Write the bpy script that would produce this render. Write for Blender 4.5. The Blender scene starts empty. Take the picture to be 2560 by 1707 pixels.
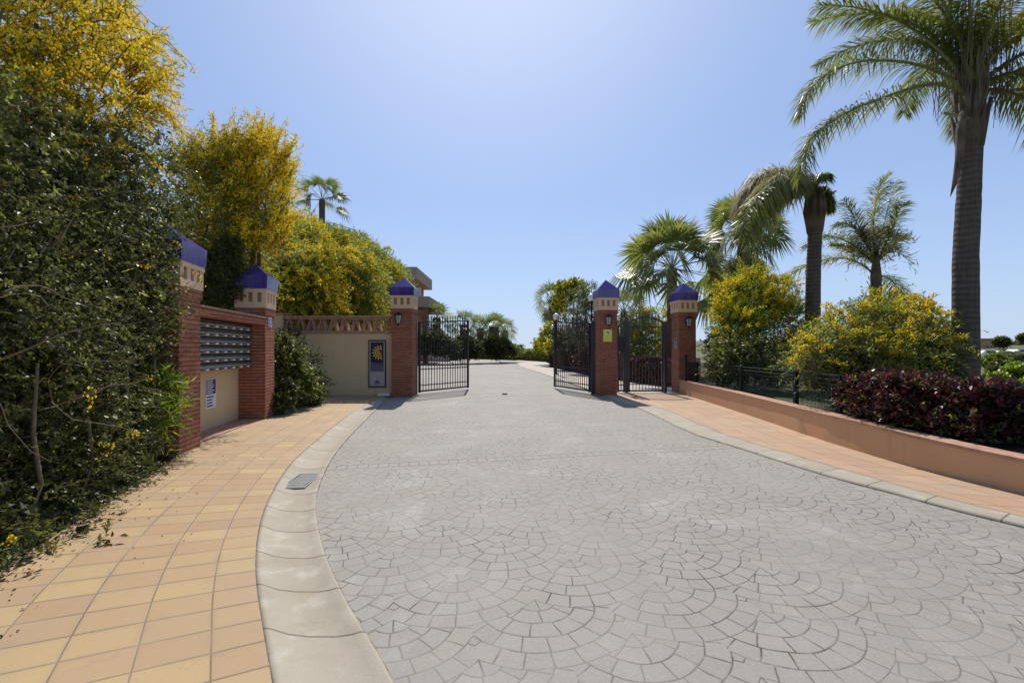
import bpy, bmesh, math, random
import numpy as np
from mathutils import Vector, Matrix
C = bpy.context.scene.collection
R = math.radians
rng = np.random.default_rng(7); random.seed(7)

# ---------------------------------------------------------------- camera, world, sun, exposure
F = 1150.0; HC = 1.4; YH = 873.0
cam = bpy.data.cameras.new('camera'); co = bpy.data.objects.new('camera', cam); C.objects.link(co)
co.location = (0, 0, HC); co.rotation_euler = (R(90), 0, 0)
cam.sensor_width = 36; cam.lens = F / 2560 * 36; cam.shift_y = (YH - 853.5) / 2560
cam.clip_start = 0.05; cam.clip_end = 6000
bpy.context.scene.camera = co
SUN_EL, SUN_AZ = 48.9, -2.6          # azimuth from +Y towards +X
w = bpy.data.worlds.new('World'); bpy.context.scene.world = w; w.use_nodes = True
nt = w.node_tree; bg = nt.nodes['Background']; sk = nt.nodes.new('ShaderNodeTexSky')
sk.sky_type = 'NISHITA'; sk.sun_disc = False; sk.sun_elevation = R(SUN_EL); sk.sun_rotation = R(SUN_AZ)
sk.air_density = 1.0; sk.dust_density = 0.5; sk.ozone_density = 3.0; sk.altitude = 50
mxs = nt.nodes.new('ShaderNodeMix'); mxs.data_type = 'RGBA'; tcw = nt.nodes.new('ShaderNodeTexCoord'); sxw = nt.nodes.new('ShaderNodeSeparateXYZ'); mrw = nt.nodes.new('ShaderNodeMapRange')
nt.links.new(tcw.outputs['Generated'], sxw.inputs[0]); nt.links.new(sxw.outputs[1], mrw.inputs[0])
for i_, v_ in enumerate((-.1, .75, .12, .62)): mrw.inputs[i_ + 1].default_value = v_     # haze is brightest on the sun's side
nt.links.new(mrw.outputs[0], mxs.inputs[0])
mxs.inputs[7].default_value = (3.45, 4.7, 7.8, 1)      # even pale blue veil of the hazy coastal air
nt.links.new(sk.outputs[0], mxs.inputs[6]); 
def wmath(op, a, b=None):
    n = nt.nodes.new('ShaderNodeMath'); n.operation = op
    for i, v in enumerate((a, b)):
        if v is None: continue
        if isinstance(v, (int, float)): n.inputs[i].default_value = v
        else: nt.links.new(v, n.inputs[i])
    return n.outputs[0]
def wmap(v, a, b, c, d):
    n = nt.nodes.new('ShaderNodeMapRange'); nt.links.new(v, n.inputs[0])
    for i, q in enumerate((a, b, c, d)): n.inputs[i + 1].default_value = q
    return n.outputs[0]
def wmix(f, a, c):
    n = nt.nodes.new('ShaderNodeMix'); n.data_type = 'RGBA'; nt.links.new(f, n.inputs[0]); nt.links.new(a, n.inputs[6]); n.inputs[7].default_value = (*c, 1); return n.outputs[2]
dt = nt.nodes.new('ShaderNodeVectorMath'); dt.operation = 'DOT_PRODUCT'; nt.links.new(tcw.outputs['Generated'], dt.inputs[0])
dt.inputs[1].default_value = (math.sin(R(SUN_AZ)) * math.cos(R(SUN_EL)), math.cos(R(SUN_AZ)) * math.cos(R(SUN_EL)), math.sin(R(SUN_EL)))
g1 = wmap(dt.outputs['Value'], .80, 1.0, 0, 1); g1 = wmath('MULTIPLY', wmath('MULTIPLY', g1, g1), .55)
h1 = wmath('MULTIPLY', wmap(sxw.outputs[2], 0, .30, 1, 0), wmap(sxw.outputs[1], -.2, .6, .2, .55))
nt.links.new(wmix(h1, wmix(g1, mxs.outputs[2], (6.8, 7.6, 9.2)), (4.7, 6.1, 7.9)), bg.inputs[0]); bg.inputs[1].default_value = 0.088
sl = bpy.data.lights.new('sun', 'SUN'); sl.energy = 3.6; sl.angle = R(0.5); sl.color = (1, .93, .83)
so = bpy.data.objects.new('sun', sl); C.objects.link(so)
sd = Vector((math.sin(R(SUN_AZ)) * math.cos(R(SUN_EL)), math.cos(R(SUN_AZ)) * math.cos(R(SUN_EL)), math.sin(R(SUN_EL))))
so.rotation_euler = sd.to_track_quat('Z', 'Y').to_euler(); so.location = (0, 0, 40)
vs = bpy.context.scene.view_settings
vs.view_transform = 'Standard'; vs.look = 'None'; vs.exposure = 0.42; vs.gamma = 1
try: vs.use_curve_mapping = False
except Exception: pass
cy = bpy.context.scene.cycles
cy.max_bounces = 8; cy.diffuse_bounces = 4; cy.transparent_max_bounces = 8

def at(px, py, Y): return np.array([(px - 1280) / F * Y, Y, HC - (py - YH) / F * Y])
def gr(px, py, z=0.0):
    Y = F * (HC - z) / (py - YH); return np.array([(px - 1280) / F * Y, Y, z])

# ---------------------------------------------------------------- shader maths
class S:
    def __init__(s, nt, sock): s.nt, s.s = nt, sock
    def _m(s, op, a, b=None, c=None):
        n = s.nt.nodes.new('ShaderNodeMath'); n.operation = op
        for i, v in enumerate((a, b, c)):
            if v is None: continue
            if isinstance(v, S): s.nt.links.new(v.s, n.inputs[i])
            else: n.inputs[i].default_value = v
        return S(s.nt, n.outputs[0])
    def __add__(s, o): return s._m('ADD', s, o)
    __radd__ = __add__
    def __sub__(s, o): return s._m('SUBTRACT', s, o)
    def __rsub__(s, o): return s._m('SUBTRACT', o, s)
    def __mul__(s, o): return s._m('MULTIPLY', s, o)
    __rmul__ = __mul__
    def __truediv__(s, o): return s._m('DIVIDE', s, o)
    def floor(s): return s._m('FLOOR', s)
    def round(s): return s._m('ROUND', s)
    def fract(s): return s._m('FRACT', s)
    def abs(s): return s._m('ABSOLUTE', s)
    def sqrt(s): return s._m('SQRT', s)
    def lt(s, o): return s._m('LESS_THAN', s, o)
    def gt(s, o): return s._m('GREATER_THAN', s, o)
    def mn(s, o): return s._m('MINIMUM', s, o)
    def mx(s, o): return s._m('MAXIMUM', s, o)
    def mod2(s): return s._m('FLOORED_MODULO', s, 2.0)
    def atan2(s, o): return s._m('ARCTAN2', s, o)
    def map(s, a, b, c=0., d=1.):
        n = s.nt.nodes.new('ShaderNodeMapRange'); n.clamp = True
        s.nt.links.new(s.s, n.inputs[0])
        for i, v in enumerate((a, b, c, d)): n.inputs[i + 1].default_value = v
        return S(s.nt, n.outputs[0])
def edge(x):            # distance from cell border for a cell coordinate
    f = x.fract(); return f.mn(1.0 - f)

class M:
    """small material builder"""
    def __init__(s, name, col=(.5, .5, .5), rough=.7, metal=0., spec=.5):
        s.m = bpy.data.materials.new(name); s.m.use_nodes = True; s.nt = s.m.node_tree
        s.b = s.nt.nodes['Principled BSDF']
        s.b.inputs['Base Color'].default_value = (*col, 1); s.b.inputs['Roughness'].default_value = rough
        s.b.inputs['Metallic'].default_value = metal; s.b.inputs['Specular IOR Level'].default_value = spec
    def n(s, t): return s.nt.nodes.new(t)
    def lk(s, a, b): s.nt.links.new(a.s if isinstance(a, S) else a, b)
    def xyz(s, kind='Object'):
        t = s.n('ShaderNodeTexCoord'); x = s.n('ShaderNodeSeparateXYZ'); s.nt.links.new(t.outputs[kind], x.inputs[0])
        return [S(s.nt, x.outputs[i]) for i in range(3)]
    def comb(s, x, y, z=0.):
        c = s.n('ShaderNodeCombineXYZ')
        for i, v in enumerate((x, y, z)):
            if isinstance(v, S): s.nt.links.new(v.s, c.inputs[i])
            else: c.inputs[i].default_value = v
        return c.outputs[0]
    def noise(s, scale, detail=4, vec=None, rough=.6, dist=0.):
        n = s.n('ShaderNodeTexNoise'); n.inputs['Scale'].default_value = scale; n.inputs['Detail'].default_value = detail
        n.inputs['Roughness'].default_value = rough; n.inputs['Distortion'].default_value = dist
        if vec is None: vec = s.n('ShaderNodeTexCoord').outputs['Object']
        s.nt.links.new(vec, n.inputs['Vector']); return S(s.nt, n.outputs['Fac'])
    def white(s, x, y, z=0.):
        n = s.n('ShaderNodeTexWhiteNoise'); n.noise_dimensions = '3D'; s.nt.links.new(s.comb(x, y, z), n.inputs['Vector'])
        return S(s.nt, n.outputs['Value'])
    def mix(s, f, a, b, mode='MIX'):
        n = s.n('ShaderNodeMix'); n.data_type = 'RGBA'; n.blend_type = mode
        for v, i in ((f, 0), (a, 6), (b, 7)):
            if isinstance(v, S): s.nt.links.new(v.s, n.inputs[i])
            elif isinstance(v, (tuple, list)): n.inputs[i].default_value = (*v, 1)
            elif isinstance(v, (int, float)): n.inputs[i].default_value = v
            else: s.nt.links.new(v, n.inputs[i])
        return n.outputs[2]
    def ramp(s, f, stops):
        n = s.n('ShaderNodeValToRGB'); e = n.color_ramp.elements
        e[0].position, e[0].color = stops[0][0], (*stops[0][1], 1)
        e[1].position, e[1].color = stops[-1][0], (*stops[-1][1], 1)
        for p, c in stops[1:-1]: q = e.new(p); q.color = (*c, 1)
        s.nt.links.new(f.s, n.inputs[0]); return n.outputs[0]
    def col(s, c): s.nt.links.new(c, s.b.inputs['Base Color'])
    def bump(s, h, strength=.5, dist=.01):
        n = s.n('ShaderNodeBump'); n.inputs['Strength'].default_value = strength; n.inputs['Distance'].default_value = dist
        s.nt.links.new(h.s, n.inputs['Height']); s.nt.links.new(n.outputs[0], s.b.inputs['Normal'])

def simple(name, col, rough=.6, metal=0., var=.12, nscale=12, bump=0.15, spec=.5):
    m = M(name, col, rough, metal, spec); n = m.noise(nscale, 5)
    m.col(m.mix(n.map(.3, .7), tuple(c * (1 - var) for c in col), tuple(min(1, c * (1 + var)) for c in col)))
    if bump: m.bump(m.noise(nscale * 6, 3), bump, .004)
    return m.m

def cobble():
    m = M('stamped_concrete_fans', rough=.75, spec=.25); X, Y, Z = m.xyz()
    n1 = m.noise(1.7, 2)
    X0, Y0 = X, Y
    X = X + (n1 - .5) * .06; Y = Y + (m.noise(2.3, 2) - .5) * .06
    a = R(14.5); W, H, RR = .76, .41, .56
    u = X * math.cos(a) + Y * math.sin(a); v = X * math.sin(a) - Y * math.cos(a)    # v grows towards the camera
    def row(j):           # nearest centre in row j
        off = j.mod2() * .5
        k = (u / W - off).round()
        du = u - (k + off) * W
        b = ((RR * RR - du * du).mx(0.0)).sqrt() + j * H
        return du, k, b
    j0 = (v / H).floor() - 1.0
    # candidate rows: smallest j with v < b_j
    res = None
    cands = []
    for dj in (0, 1, 2):
        j = j0 + float(dj); du, k, b = row(j); cands.append((j, du, k, b))
    s0 = v.lt(cands[0][3]); s1 = v.lt(cands[1][3])
    def sel(i):
        return s0 * cands[0][i] + (1.0 - s0) * (s1 * cands[1][i] + (1.0 - s1) * cands[2][i])
    jj = sel(0); du = sel(1); kk = sel(2); bb = sel(3)
    dv = v - jj * H
    r = (du * du + dv * dv).sqrt(); RW = .112
    rk = (RR - r) / RW; ring = rk.floor(); er = edge(rk) * RW
    # number of stones per ring
    rmid = (RR - (ring + .5) * RW).mx(.05)
    nst = (rmid * (2 * math.pi / .125)).round()
    th = du.atan2(dv) / (2 * math.pi) + .5
    tc = th * nst + ring * .37; ea = edge(tc) / nst * (2 * math.pi) * r
    e = er.mn(ea)
    rid = m.white(jj + kk * 17.3, ring + tc.floor() * 7.7, kk)
    # straight border band across the drive
    ang = math.atan2(6.39 - 5.5, 1.78 + 2.2); ca, sa = math.cos(ang), math.sin(ang)
    bu = X0 * ca + Y0 * sa; bv = (X0 + 2.2) * (-sa) + (Y0 - 5.5) * ca
    inb = bv.lt(.0) * bv.gt(-.17)
    be = edge(bu / .12) * .12; bee = bv.abs().mn((bv + .17).abs())
    e = inb * be.mn(bee * .55) + (1.0 - inb) * e.mn(bee * .55)
    rid = inb * m.white((bu / .12).floor(), 3.0) + (1.0 - inb) * rid
    worn = m.noise(1.1, 4).map(.40, .62)               # places where the joints are filled
    wfine = m.noise(9, 3).map(.35, .55)
    joint = (1.0 - ((e - .0008) / .0055).mx(0.0).mn(1.0))
    soft = (1.0 - (e / .018).mn(1.0))
    dark = (joint * (0.30 + .85 * worn * wfine)).mn(1.0)
    dark = dark.mx(joint * bv.gt(-.20) * bv.lt(.03) * .9)
    base = m.ramp(rid, [(0, (.29, .265, .240)), (.3, (.315, .292, .268)), (.6, (.30, .286, .270)), (.85, (.335, .300, .268)), (1, (.32, .308, .29))])
    pat = m.noise(.55, 5).map(.35, .68)
    base = m.mix(pat * .30, base, (.40, .38, .345))
    ston = m.noise(3.0, 6).map(.3, .75)
    base = m.mix(ston * .45, base, (.235, .215, .19))
    big = m.noise(.28, 5).map(.42, .62); base = m.mix(big * .38, base, (.22, .205, .19))
    gs_ = m.noise(.45, 6, dist=.8).map(.55, .68); base = m.mix(gs_ * .22, base, (.33, .32, .24))
    base = m.mix(m.noise(60, 4).map(.45, .75) * .3, base, (.47, .46, .44))
    base = m.mix(m.noise(130, 2).map(.55, .8) * .35, base, (.26, .25, .24))
    sal = m.noise(.8, 7, rough=.75, dist=1.2).map(.54, .70)
    base = m.mix(sal * .25, base, (.66, .65, .62))
    base = m.mix(soft * .10, base, (.27, .25, .23))
    base = m.mix(1.0, base, (1.0, 1.0, .97), 'MULTIPLY'); trk = m.noise(.9, 4, m.comb(X0 * 1.6, Y0 * .25)).map(.45, .65); base = m.mix(trk * .22, base, (.24, .225, .20)); base = m.mix(m.noise(1.9, 7, rough=.8).map(.56, .68) * .3, base, (.19, .175, .15))
    base = m.mix(dark, base, (.06, .05, .042)); m.col(base)
    hgt = (e / .008).mn(1.0) * (.3 + .7 * worn) + m.noise(45, 5) * .4 + rid * .15
    m.bump(hgt, .3, .005); return m.m

def tiles(name, cols, tw, th, jc=(.36, .29, .22), jw=.0075, grid='u'):
    m = M(name, rough=.7, spec=.3); U, V, _ = m.xyz('UV')
    cu, cv = U / tw, V / th
    e = (edge(cu) * tw).mn(edge(cv) * th)
    rid = m.white(cu.floor(), cv.floor(), 1.3); r2 = m.white(cu.floor(), cv.floor(), 7.1)
    base = m.ramp(rid, cols)
    vec = m.comb(U * 1.0 + rid * 9.0, V + r2 * 5.0)
    base = m.mix(m.noise(6, 5, vec).map(.3, .75) * .3, base, (.50, .36, .22))
    base = m.mix(m.noise(3, 4, vec).map(.45, .8) * .3, base, (.46, .30, .21))
    base = m.mix(m.noise(1.2, 6).map(.52, .72) * .35, base, (.34, .27, .21))
    base = m.mix(m.noise(150, 3).map(.52, .8) * .22, base, (.28, .2, .13))
    jn = (1.0 - (e / jw).mn(1.0))
    jcol = m.mix(m.noise(1.3, 3).map(.35, .55), (.30, .25, .19), (.15, .105, .075))
    base = m.mix(1.0, base, (.93, .92, .93), 'MULTIPLY'); base = m.mix(m.noise(.9, 5, rough=.7).map(.45, .68) * .4, base, (.33, .27, .20)); base = m.mix(m.noise(7, 6, rough=.8).map(.56, .72) * .4, base, (.24, .19, .14)); base = m.mix((1.0 - (e / .03).mn(1.0)) * m.noise(2.2, 4).map(.4, .65) * .45, base, (.25, .20, .15)); m.col(m.mix(jn * .9, base, jcol))
    m.bump((e / .007).mn(1.0) + m.noise(70, 3) * .12 + rid * .25, .5, .004); return m.m

def brick():
    m = M('red_brick', rough=.85, spec=.2); X, Y, Z = m.xyz()
    g = m.n('ShaderNodeNewGeometry'); sn = m.n('ShaderNodeSeparateXYZ')
    tn = m.n('ShaderNodeTexCoord'); m.lk(tn.outputs['Normal'], sn.inputs[0])
    nx = S(m.nt, sn.outputs[0]).abs().gt(.5)
    U = nx * Y + (1.0 - nx) * X
    ch = .062; row = (Z / ch).floor(); cu = U / .235 + row.mod2() * .5
    e = (edge(Z / ch) * ch).mn(edge(cu) * .235 * 1.6)
    rid = m.white(cu.floor(), row, 2.)
    base = m.ramp(rid, [(0, (.31, .115, .072)), (.35, (.39, .15, .088)), (.7, (.44, .18, .105)), (1, (.35, .145, .10))])
    base = m.mix(m.noise(14, 6).map(.35, .7) * .35, base, (.32, .10, .07))
    base = m.mix(m.noise(3.1, 5).map(.45, .75) * .4, base, (.50, .29, .21)); base = m.mix(m.noise(1.3, 6).map(.5, .75) * .35, base, (.24, .09, .07))
    j = 1.0 - ((e - .003) / .006).mn(1.0).mx(0.0)
    base = m.mix(j * .95, base, (.11, .05, .04)); m.col(base)
    m.bump((e / .012).mn(1.0) + m.noise(40, 5) * .5 + rid * .4, .9, .009); return m.m

def blue_tile():
    m = M('blue_glazed_tile', rough=.16, spec=.6); X, Y, Z = m.xyz()
    U = X + Y * .999
    e = (edge((X + 5.0) / .15) * .15).mn(edge((Y + 5.0) / .15) * .15)
    rid = m.white(((X + 5.0) / .15).floor(), ((Y + 5.0) / .15).floor())
    base = m.ramp(rid, [(0, (.045, .032, .21)), (.5, (.065, .042, .27)), (1, (.055, .05, .27))])
    base = m.mix(m.noise(20, 3).map(.4, .7) * .25, base, (.10, .08, .42))
    base = m.mix(rid * .35, base, (.07, .04, .26)); base = m.mix(m.noise(5, 4).map(.5, .75) * .3, base, (.16, .13, .42)); m.col(m.mix((1.0 - ((e - .002) / .006).mx(0.0).mn(1.0)) * .75, base, (.02, .015, .08))); m.bump(m.noise(12, 3), .15, .004); return m.m

def gutterm():
    m = M('gutter_concrete', rough=.8, spec=.25); U, V, _ = m.xyz('UV')
    e = edge(V / .5) * .5
    rid = m.white((V / .5).floor(), 2.)
    base = m.ramp(rid, [(0, (.35, .31, .245)), (1, (.40, .36, .29))])
    base = m.mix(m.noise(2.2, 6).map(.35, .7) * .5, base, (.42, .395, .32))
    base = m.mix(m.noise(90, 4).map(.5, .75) * .3, base, (.28, .25, .19))
    st = m.noise(1.4, 4).map(.45, .7) * U.map(.12, .3) * U.map(.42, .28)
    base = m.mix(st * .4, base, (.38, .32, .22))
    base = m.mix(m.noise(5, 5).map(.54, .70) * .5, base, (.55, .53, .46)); base = m.mix(m.noise(2.7, 6, rough=.75).map(.5, .68) * .28, base, (.24, .205, .14))
    wob = m.noise(8, 4); base = m.mix((1.0 - (e / (.006 + wob * .010)).mn(1.0)) * .95, base, (.10, .08, .06))
    eu = U.mn(.5 - U).abs(); base = m.mix((1.0 - (eu / .012).mn(1.0)) * wob.map(.3, .6), base, (.13, .10, .08))
    m.col(base); m.bump(m.noise(80, 4) + (e / .01).mn(1.0), .4, .004); return m.m

def plaster(name, c):
    m = M(name, c, .9, spec=.15)
    base = m.mix(m.noise(1.5, 5).map(.35, .7) * .5, c, tuple(x * .86 for x in c))
    X, Y, Z = m.xyz(); dirt = m.noise(5, 5) * (Z.map(.35, .0)); base = m.mix(dirt * .6, base, tuple(x * .6 for x in c))
    stv = m.noise(1.0, 4, m.comb(X * 9.0 + Y * 9.0, Z * .7)).map(.55, .75)
    base = m.mix(stv * .3, base, tuple(x * .6 for x in c))
    m.col(base); m.bump(m.noise(160, 3) + m.noise(20, 3) * .6, .25, .004); return m.m

def leafm(name, stops, rough=.42, trans=.35, spec=.5):
    m = M(name, rough=rough, spec=spec)
    a = m.n('ShaderNodeAttribute'); a.attribute_name = 'rnd'; f = S(m.nt, a.outputs['Fac'])
    c = m.ramp(f, stops); m.col(c)
    t = m.n('ShaderNodeBsdfTranslucent'); m.lk(m.mix(1.0, c, (1.3, 1.35, .8), 'MULTIPLY'), t.inputs[0])
    x = m.n('ShaderNodeMixShader'); x.inputs[0].default_value = trans
    m.lk(m.b.outputs[0], x.inputs[1]); m.lk(t.outputs[0], x.inputs[2])
    m.lk(x.outputs[0], m.nt.nodes['Material Output'].inputs[0]); return m.m

def trunkm(name, c1, c2, pitch=.11, tint=.5):
    m = M(name, rough=.9, spec=.15); X, Y, Z = m.xyz()
    zz = Z + (m.noise(2.5, 3) - .5) * .14 + (m.noise(11, 3) - .5) * .03
    rings = edge(zz / pitch); base = m.mix(rings.map(.0, .5), c1, c2)
    base = m.mix(m.noise(3, 5).map(.35, .7) * tint, base, tuple(x * .6 for x in c1))
    base = m.mix(m.noise(1, 6, m.comb(X * 30.0 + Y * 23.0, Y * 30.0, Z * 3.0)).map(.4, .7) * .4, base, tuple(x * 1.35 for x in c2))
    m.col(base); m.bump(rings * 1.2 + m.noise(1, 6, m.comb(X * 40.0, Y * 40.0, Z * 4.0)) * .8, .8, .02); return m.m

MT = dict(
    cobble=cobble(),
    tile=tiles('terracotta_paving', [(0, (.41, .27, .145)), (.3, (.47, .325, .165)), (.6, (.44, .30, .17)), (.85, (.53, .39, .175)), (1, (.39, .26, .15))], .285, .196),
    tile_r=tiles('orange_paving', [(0, (.48, .31, .19)), (.5, (.53, .36, .23)), (1, (.46, .28, .18))], .33, .33),
    brick=brick(), blue=blue_tile(), gutter=gutterm(),
    cream=plaster('cream_plaster', (.68, .50, .31)), peach=plaster('peach_plaster', (.66, .41, .24)),
    pale=plaster('pale_capital_plaster', (.76, .54, .36)), clay=simple('clay_inset', (.36, .19, .10), .8),
    coping=simple('clay_coping', (.42, .24, .16), .8, var=.3), lattice=simple('lattice_brick', (.40, .22, .16), .8, var=.25),
    iron=simple('dark_painted_iron', (.035, .030, .045), .35, 0, .2), iron2=simple('green_black_iron', (.018, .026, .024), .8, spec=.2),
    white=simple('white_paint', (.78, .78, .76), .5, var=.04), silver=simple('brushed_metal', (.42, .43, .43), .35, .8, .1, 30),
    navy=simple('navy_enamel', (.022, .018, .05), .35), paper=simple('white_sheet', (.74, .75, .78), .55, var=.03),
    board_grey=simple('shaded_board', (.40, .39, .37), .5, var=.06), ink=simple('dark_blue_ink', (.05, .045, .16), .6), black=simple('black_plastic', (.02, .02, .022), .5),
    yellow=simple('yellow_sheet', (.74, .78, .10), .55, var=.04), blueink=simple('blue_enamel', (.03, .10, .42), .4),
    orange=simple('orange_print', (.85, .42, .06), .55, var=.05), yel2=simple('yellow_print', (.85, .68, .18), .55, var=.05),
    greyprint=simple('grey_blue_print', (.07, .08, .12), .55), lightprint=simple('light_print', (.22, .24, .27), .55),
    darkgap=simple('dark_blue_housing', (.015, .015, .05), .5), beige=simple('mailbox_front', (.25, .23, .19), .4, .5, .15),
    soil=simple('soil', (.12, .085, .055), .95, var=.4, nscale=3), mdark=simple('dark_metal', (.17, .175, .19), .55, .3),
    render_w=plaster('house_render', (.40, .31, .24)), hbrick=simple('house_brick', (.30, .13, .09), .85),
    hedgeleaf=leafm('hedge_leaf', [(0, (.055, .062, .028)), (.5, (.095, .106, .040)), (.85, (.15, .165, .052)), (1, (.32, .36, .07))], .45, .42, .4),
    acacia=leafm('acacia_leaf', [(0, (.12, .145, .04)), (.5, (.21, .235, .055)), (.85, (.31, .32, .08)), (1, (.42, .42, .10))], .5, .55),
    flower=leafm('acacia_blossom', [(0, (.86, .62, .04)), (.5, (.95, .78, .06)), (1, (.98, .88, .14))], .8, .6, .2),
    lime=leafm('lime_leaf', [(0, (.07, .11, .02)), (.5, (.17, .25, .03)), (1, (.38, .45, .05))], .4, .45),
    red=leafm('red_leaf', [(0, (.035, .012, .016)), (.5, (.075, .018, .022)), (.88, (.13, .028, .030)), (1, (.30, .05, .045))], .36, .25),
    palm=leafm('palm_leaf', [(0, (.11, .13, .04)), (.5, (.19, .22, .06)), (.75, (.31, .30, .09)), (1, (.50, .36, .12))], .4, .5),
    drypalm=leafm('dry_palm_leaf', [(0, (.16, .13, .08)), (.5, (.30, .25, .14)), (1, (.46, .38, .20))], .55, .45),
    fanp=leafm('fan_palm_leaf', [(0, (.11, .13, .05)), (.6, (.20, .23, .075)), (1, (.38, .36, .14))], .4, .45),
    olive=leafm('olive_leaf', [(0, (.10, .125, .075)), (1, (.26, .29, .18))], .5, .3),
    grass=leafm('grass_leaf', [(0, (.05, .08, .03)), (1, (.17, .22, .10))], .5, .35),
    litter=leafm('dry_leaf', [(0, (.06, .04, .02)), (1, (.22, .15, .07))], .8, .1),
    bark=simple('bark', (.13, .10, .075), .9, var=.35, nscale=9), twig=simple('twig', (.17, .13, .09), .9, var=.3),
    ptrunk=trunkm('palm_trunk', (.085, .068, .058), (.155, .125, .105)), ftrunk=trunkm('fibrous_trunk', (.10, .07, .045), (.19, .13, .08), .06),
    sheath=trunkm('palm_sheath', (.10, .075, .055), (.20, .155, .115), .5, .7), petiole=simple('palm_stalk', (.22, .24, .09), .5, var=.3),
)
m = M('lantern_glass', (.75, .78, .8), .15); m.b.inputs['Transmission Weight'].default_value = .55; MT['glass'] = m.m
m = M('opal_globe', (.85, .85, .83), .2); m.b.inputs['Subsurface Weight'].default_value = .3; MT['opal'] = m.m
MT['pale_path'] = simple('pale_concrete_path', (.46, .42, .36), .85, var=.15, nscale=3)
m = M('sea_water', (.10, .22, .34), .25); m.bump(m.noise(.4, 4), .4, .3); MT['sea'] = m.m
m = M('balustrade_glass', (.6, .8, .85), .05); m.b.inputs['Transmission Weight'].default_value = .9; MT['bglass'] = m.m
m = M('earth', rough=.95); b = m.mix(m.noise(.35, 6).map(.35, .65), (.10, .12, .04), (.16, .13, .075))
b = m.mix(m.noise(4, 5).map(.4, .7) * .6, b, (.07, .085, .03)); m.col(b); m.bump(m.noise(6, 5), .6, .05); MT['earth'] = m.m

# ---------------------------------------------------------------- mesh helpers
def mesh_np(name, V, Fs, mat, parent=None, rnd=None, uv=None, smooth=False):
    V = np.asarray(V, dtype=np.float32); me = bpy.data.meshes.new(name)
    if isinstance(Fs, np.ndarray):
        k = Fs.shape[1]; n = len(Fs); me.vertices.add(len(V)); me.vertices.foreach_set('co', V.ravel())
        me.loops.add(n * k); me.loops.foreach_set('vertex_index', Fs.astype(np.int32).ravel())
        me.polygons.add(n); me.polygons.foreach_set('loop_start', np.arange(0, n * k, k, dtype=np.int32))
        me.update(calc_edges=True)
    else:
        me.from_pydata(V.tolist(), [], Fs)
    if rnd is not None:
        a = me.attributes.new('rnd', 'FLOAT', 'POINT'); a.data.foreach_set('value', np.asarray(rnd, dtype=np.float32))
    if uv is not None:
        l = me.uv_layers.new(name='UVMap'); li = np.empty(len(me.loops), dtype=np.int32); me.loops.foreach_get('vertex_index', li)
        l.data.foreach_set('uv', np.asarray(uv, dtype=np.float32)[li].ravel())
    if smooth: me.polygons.foreach_set('use_smooth', np.ones(len(me.polygons), dtype=bool))
    me.materials.append(MT[mat] if isinstance(mat, str) else mat)
    o = bpy.data.objects.new(name, me); C.objects.link(o)
    if parent is not None: o.parent = parent
    return o
def tag(o, label=None, cat=None, group=None, kind=None):
    if label: o['label'] = label
    if cat: o['category'] = cat
    if group: o['group'] = group
    if kind: o['kind'] = kind
    return o
def thing(name, label, cat, loc=(0, 0, 0), rotz=0., group=None):
    o = bpy.data.objects.new(name, None); o.empty_display_size = .1; C.objects.link(o)
    o.location = loc; o.rotation_euler = (0, 0, rotz); return tag(o, label, cat, group)
class B:
    """box/tube collector -> one mesh"""
    def __init__(s): s.v, s.f = [], []
    def add(s, v, f):
        o = len(s.v); s.v += [tuple(p) for p in v]; s.f += [tuple(i + o for i in q) for q in f]; return s
    def box(s, x0, x1, y0, y1, z0, z1, M_=None):
        v = [Vector(p) for p in ((x0, y0, z0), (x1, y0, z0), (x1, y1, z0), (x0, y1, z0), (x0, y0, z1), (x1, y0, z1), (x1, y1, z1), (x0, y1, z1))]
        if M_: v = [M_ @ p for p in v]
        return s.add(v, [(0, 3, 2, 1), (4, 5, 6, 7), (0, 1, 5, 4), (1, 2, 6, 5), (2, 3, 7, 6), (3, 0, 4, 7)])
    def bar(s, a, b, w, d=None):
        a, b = Vector(a), Vector(b); d = d or w; t = b - a; L = t.length
        q = t.to_track_quat('Z', 'Y').to_matrix().to_4x4(); return s.box(-w / 2, w / 2, -d / 2, d / 2, 0, L, Matrix.Translation(a) @ q)
    def tube(s, pts, rad, n=8, cap=True):
        pts = [Vector(p) for p in pts]; rings = []; o = []
        if not isinstance(rad, (list, tuple, np.ndarray)): rad = [rad] * len(pts)
        up = Vector((0, 0, 1)) if abs((pts[-1] - pts[0]).normalized().z) < .9 else Vector((1, 0, 0))
        v = []
        for i, p in enumerate(pts):
            t = (pts[min(i + 1, len(pts) - 1)] - pts[max(i - 1, 0)]).normalized()
            a = t.cross(up).normalized(); b = t.cross(a)
            for k in range(n):
                an = 2 * math.pi * k / n; v.append(p + (a * math.cos(an) + b * math.sin(an)) * rad[i])
        f = [(i * n + k, i * n + (k + 1) % n, (i + 1) * n + (k + 1) % n, (i + 1) * n + k) for i in range(len(pts) - 1) for k in range(n)]
        if cap: f += [tuple(range(n))[::-1], tuple((len(pts) - 1) * n + k for k in range(n))]
        return s.add(v, f)
    def lathe(s, prof, n=16, c=(0, 0, 0)):
        v = [(c[0] + r * math.cos(2 * math.pi * k / n), c[1] + r * math.sin(2 * math.pi * k / n), c[2] + z) for r, z in prof for k in range(n)]
        f = [(i * n + k, i * n + (k + 1) % n, (i + 1) * n + (k + 1) % n, (i + 1) * n + k) for i in range(len(prof) - 1) for k in range(n)]
        return s.add(v, f)
    def build(s, name, mat, parent=None, smooth=False, bevel=0.):
        o = mesh_np(name, s.v, s.f, mat, parent, smooth=smooth)
        if bevel:
            md = o.modifiers.new('bevel', 'BEVEL'); md.width = bevel; md.segments = 2; md.limit_method = 'ANGLE'
        return o

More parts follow.
